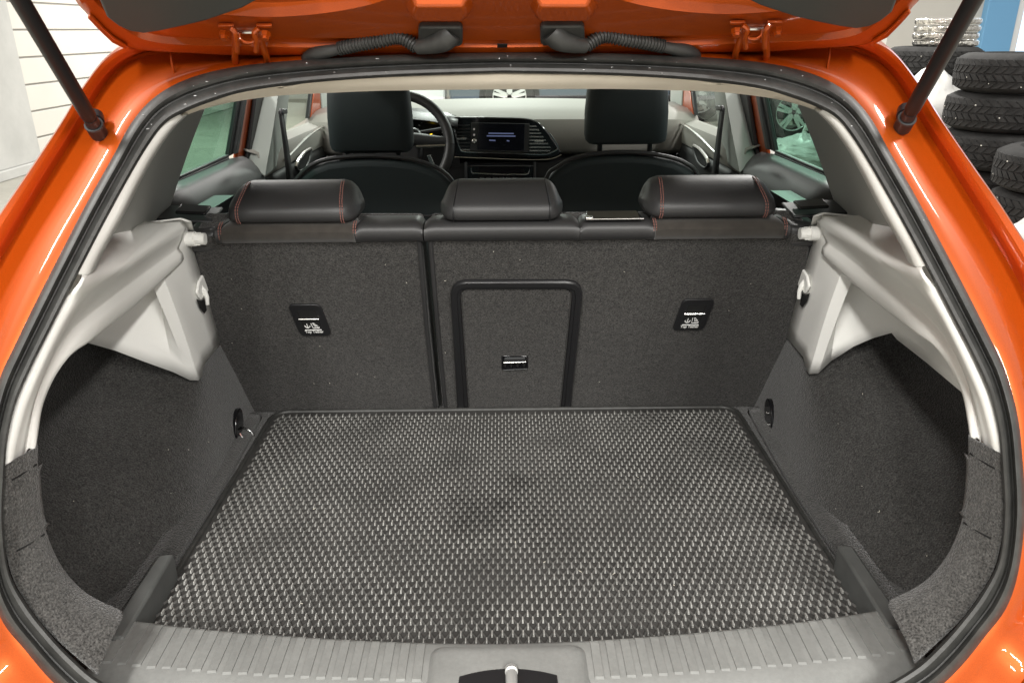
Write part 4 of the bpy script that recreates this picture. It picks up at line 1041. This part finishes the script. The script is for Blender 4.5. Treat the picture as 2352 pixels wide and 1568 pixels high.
# silver wheel trims on the far stack
def make_trim(label):
    e = empty('wheel_trim', (0, 0, 0), label, 'wheel trim', 'silver wheel trims in a pile')
    obj('rim_ring', revolve([(.215, 0), (.225, .012), (.225, .034), (.210, .044), (.200, .034), (.200, .006)], 40), K['silverbox'], e)
    for k in range(7):
        a = 2*math.pi*k/7; d = Vector((math.cos(a), math.sin(a), 0)); n_ = Vector((-d.y, d.x, 0))
        obj('spoke', prism([d*.03+n_*.02, d*.205+n_*.035, d*.205-n_*.035, d*.03-n_*.02], (0, 0, .03)), K['silverbox'], e, bevel=.004)
    obj('hub_cap', tube([Vector((0, 0, .0)), Vector((0, 0, .034)), Vector((0, 0, .040))], [.05, .05, .035], 16), K['silverbox'], e)
    return e
tz = GZ+6*(TW+.0015)
for i in range(4):
    if i == 0: t0_ = make_trim(''); o = t0_
    else: o = copy_tree(t0_)
    o['label'] = 'silver wheel trim, %s of the four piled on the tyres' % ('lowest', 'second from the tyres', 'third from the tyres', 'uppermost')[i]
    o.location = (3.34+random.uniform(-.01, .01), 6.25, tz+i*.050); o.rotation_euler = (0, 0, i*.7)
# white plastic bags
def bag(loc, sx, sy, h, seed, label, n=28, m_=24):
    rnd = random.Random(seed); ph = [(rnd.uniform(2, 9), rnd.uniform(0, 6), rnd.uniform(3, 11), rnd.uniform(0, 6), rnd.uniform(.015, .05)) for _ in range(9)]
    rails = []
    for j in range(m_+1):
        t = j/m_; rr_ = (math.sin(math.pi*min(1, .16+.84*t)))**.55 if t < 1 else .05
        rr_ = max(.06, rr_)*(1 if t < .8 else 1-.5*(t-.8)/.2)
        ring = []
        for k in range(n):
            a = 2*math.pi*k/n
            d = sum(w_*math.sin(f1*a*.5+p1+f2*t*2.2)*math.cos(f2*t*3+p2) for f1, p1, f2, p2, w_ in [(round(q[0])*2, q[1], q[2], q[3], q[4]) for q in ph])
            d += rnd.uniform(-.035, .035)
            ring.append(Vector((loc[0]+sx*(rr_+d)*math.cos(a), loc[1]+sy*(rr_+d)*math.sin(a), loc[2]+h*t+(rnd.uniform(-.012, .012) if 0 < j < m_ else 0))))
        rails.append(ring)
    V, F = loft(rails, closed=True); F = F+[tuple(range(n)), tuple(range(len(V)-n, len(V)))]
    e = empty('plastic_bag', loc, label, 'plastic bag', 'white plastic bags on the garage floor')
    obj('bag_body', (V, F), K['bag'], e, auto=False)
    kn = [Vector((loc[0]+rnd.uniform(-.02, .02), loc[1], loc[2]+h-.01)), Vector((loc[0], loc[1], loc[2]+h+.03)), Vector((loc[0]+.03, loc[1]-.02, loc[2]+h+.07))]
    obj('bag_knot', tube(kn, [.035, .018, .05], 9), K['bag'], e)
bag((2.86, 5.40, GZ), .36, .28, 1.17, 3, 'tall white plastic bag bulging behind the tall tyre stack')
bag((3.55, 5.36, GZ), .26, .26, 1.20, 5, 'white plastic bag wedged behind the tyres under the window')
bag((2.22, 3.12, GZ), .20, .20, .74, 9, 'white crumpled plastic bag standing in front of the short tyre stack')
bag((3.18, 8.4, GZ), .34, .30, .36, 12, 'low white plastic bag on open floor beside the black car')
# cabinet by the end wall
cb = empty('white_cabinet', (-1.4, 14.4, GZ), 'low white cabinet with flat doors by the end wall', 'cabinet')
obj('carcass', box(-2.62, -1.0, 14.2, 14.8, GZ+.05, .42), K['card'], cb, smooth=False, bevel=.01)
obj('plinth', box(-2.58, -1.04, 14.24, 14.76, GZ, GZ+.05), K['black'], cb, smooth=False)
for i in range(2):
    d_ = obj('door', box(-2.60+i*.80, -1.82+i*.80, 14.18, 14.198, GZ+.08, .40), K['card'], cb, smooth=False, bevel=.006)
    obj('handle', tube([Vector((-1.88+i*.12, 14.165, -.12)), Vector((-1.88+i*.12, 14.165, .04))], .008, 8), K['steel'], d_)
# parked cars
def parked_car(loc, rz, paint, label, sc_):
    e = empty('parked_car', (0, 0, 0), label, 'car')
    Lh, Wd = 2.15, .90
    prof = [(-2.15, .32), (-2.18, .55), (-2.10, .80), (-1.95, .92), (-1.55, 1.02), (-1.0, 1.46), (-.4, 1.56), (.5, 1.55), (1.0, 1.46), (1.55, 1.04), (1.95, .95), (2.14, .84), (2.20, .60), (2.16, .32)]
    rails = []
    for y, k_, dz in ((-Wd, .97, 0), (-Wd*.99, .99, 0), (-Wd*.93, 1.0, .0), (0, 1.0, .02), (Wd*.93, 1.0, .0), (Wd*.99, .99, 0), (Wd, .97, 0)):
        rails.append([Vector((x*k_, y*(1-.20*max(0, (z_-.95)/.6)), z_+(dz if z_ > 1 else 0))) for x, z_ in prof])
    V, F = loft(rails); n = len(prof); F = F+[tuple(range(n)), tuple(range(len(V)-n, len(V)))]
    F = F+[tuple([i*n for i in range(len(rails))]+[i*n+n-1 for i in reversed(range(len(rails)))])]
    obj('body', (V, F), paint, e, bevel=.03, seg=2)
    for s in (-1, 1):
        for pts in ([(-1.35, 1.06), (-.92, 1.40), (-.08, 1.48), (-.08, 1.04)], [(.0, 1.04), (.0, 1.48), (.88, 1.42), (1.30, 1.06)]):
            obj('side_window', prism([Vector((x, s*(Wd*(1-.20*max(0, (z_-.95)/.6))+.006), z_)) for x, z_ in pts], (0, -s*.02, 0)), K['screen'], e)
        obj('sill_strip', box(-1.3, 1.3, s*Wd-.02, s*Wd+.02, .30, .37), K['black'], e, bevel=.01)
        obj('door_seam', tube([Vector((-.04, s*(Wd+.001), .42)), Vector((-.04, s*(Wd+.001), 1.0))], .005, 5), K['void'], e)
        obj('door_handle', tube([Vector((.12, s*(Wd+.02), .90)), Vector((.32, s*(Wd+.02), .90))], .015, 8), paint, e)
        obj('headlight', prism([Vector((x, s*.62+s*y, z_)) for x, y, z_ in ((-2.19, -.18, .66), (-2.16, .22, .70), (-2.08, .24, .82), (-2.15, -.16, .78))], (-.02, 0, 0)), K['chrome'], e, bevel=.01)
        for xw in (-1.32, 1.32):
            cy_ = s*(Wd-.08)
            pr = [(.235, -.10), (.33, -.11), (.36, -.07), (.36, .07), (.33, .11), (.235, .10)]
            rl = [[Vector((xw+r*math.cos(a), cy_+z_, .36+r*math.sin(a))) for a in [2*math.pi*k/36 for k in range(36)]] for r, z_ in pr]
            ar = [Vector((xw+.42*math.cos(a), s*(Wd+.004), .36+.42*math.sin(a))) for a in [rad(-12+204*k/20) for k in range(21)]]
            obj('wheel_arch', prism(ar, (0, -s*.03, 0)), K['void'], e, smooth=False)
            rl = [[Vector((p.x, p.y+s*.02, p.z)) for p in r] for r in rl]
            wtyre = obj('wheel', loft(rl, closed=True, loop=True), K['tyre'], e)
            yy = cy_+s*.10
            sp_ = [tube([Vector((xw+.235*math.cos(a), yy, .36+.235*math.sin(a))) for a in [2*math.pi*k/32 for k in range(33)]], .016, 8, caps=False)]
            for k in range(5):
                a = 2*math.pi*k/5+.3; d = Vector((math.cos(a), 0, math.sin(a))); n_ = Vector((-d.z, 0, d.x)); c_ = Vector((xw, yy, .36))
                sp_.append(prism([c_+d*.03+n_*.035, c_+d*.23+n_*.05, c_+d*.23+n_*.012, c_+d*.12, c_+d*.23-n_*.012, c_+d*.23-n_*.05, c_+d*.03-n_*.035], (0, s*.02, 0)))
            obj('alloy_rim', add(*sp_), K['alloy'], wtyre)
            obj('brake_disc', tube([Vector((xw, cy_+s*.02, .36)), Vector((xw, cy_+s*.04, .36))], .17, 24), K['steel'], wtyre)
    e.location = loc; e.rotation_euler = (0, 0, rz); e.scale = (sc_, sc_, sc_)
    return e
parked_car((1.62, 13.9, GZ), 0, K['darkcar'], 'dark blue car with silver alloy wheels parked ahead of the windscreen', 1.14)
parked_car((5.15, 11.5, GZ), 0, K['blackcar'], 'black car parked nose out beyond the rear side window', 1.0)

# lint and crumbs caught in the carpets and on the mat
linty = mat('pale_lint', (.62, .59, .50), .9)
def lint(par, pts, lo=.002, hi=.005):
    fs = []
    for p in pts:
        d = Vector((random.uniform(-1, 1), random.uniform(-.3, .3), random.uniform(-1, 1))).normalized()*random.uniform(lo, hi)
        fs.append(tube([p, p+d*.5+Vector((0, -.0006, .0004)), p+d], random.uniform(.0003, .0006), 4))
    o = obj('lint', add(*fs), linty, par); o['kind'] = 'stuff'
lint(seatL, [aS(random.uniform(500, 960), random.uniform(560, 900), .0008) for _ in range(11)], .0012, .003)
lint(seatR, [aS(random.uniform(1010, 1780), random.uniform(560, 900), .0008) for _ in range(15)], .0012, .003)
lint(bm_root, [aZ(random.uniform(560, 1800), random.uniform(1000, 1460), .0135) for _ in range(14)], .002, .006)
def wallpts(n, sgn):
    out = []
    for _ in range(n):
        r = cr[random.randrange(2, 16)]; p = r[random.randrange(10, 52)]
        out.append(Vector((p.x*sgn+.004*sgn*-1*-1 if False else (p.x+.004)*sgn, p.y-.003, p.z)))
    return out
lint(cwL, wallpts(10, 1), .0012, .003); lint(cwR, wallpts(10, -1), .0012, .003)
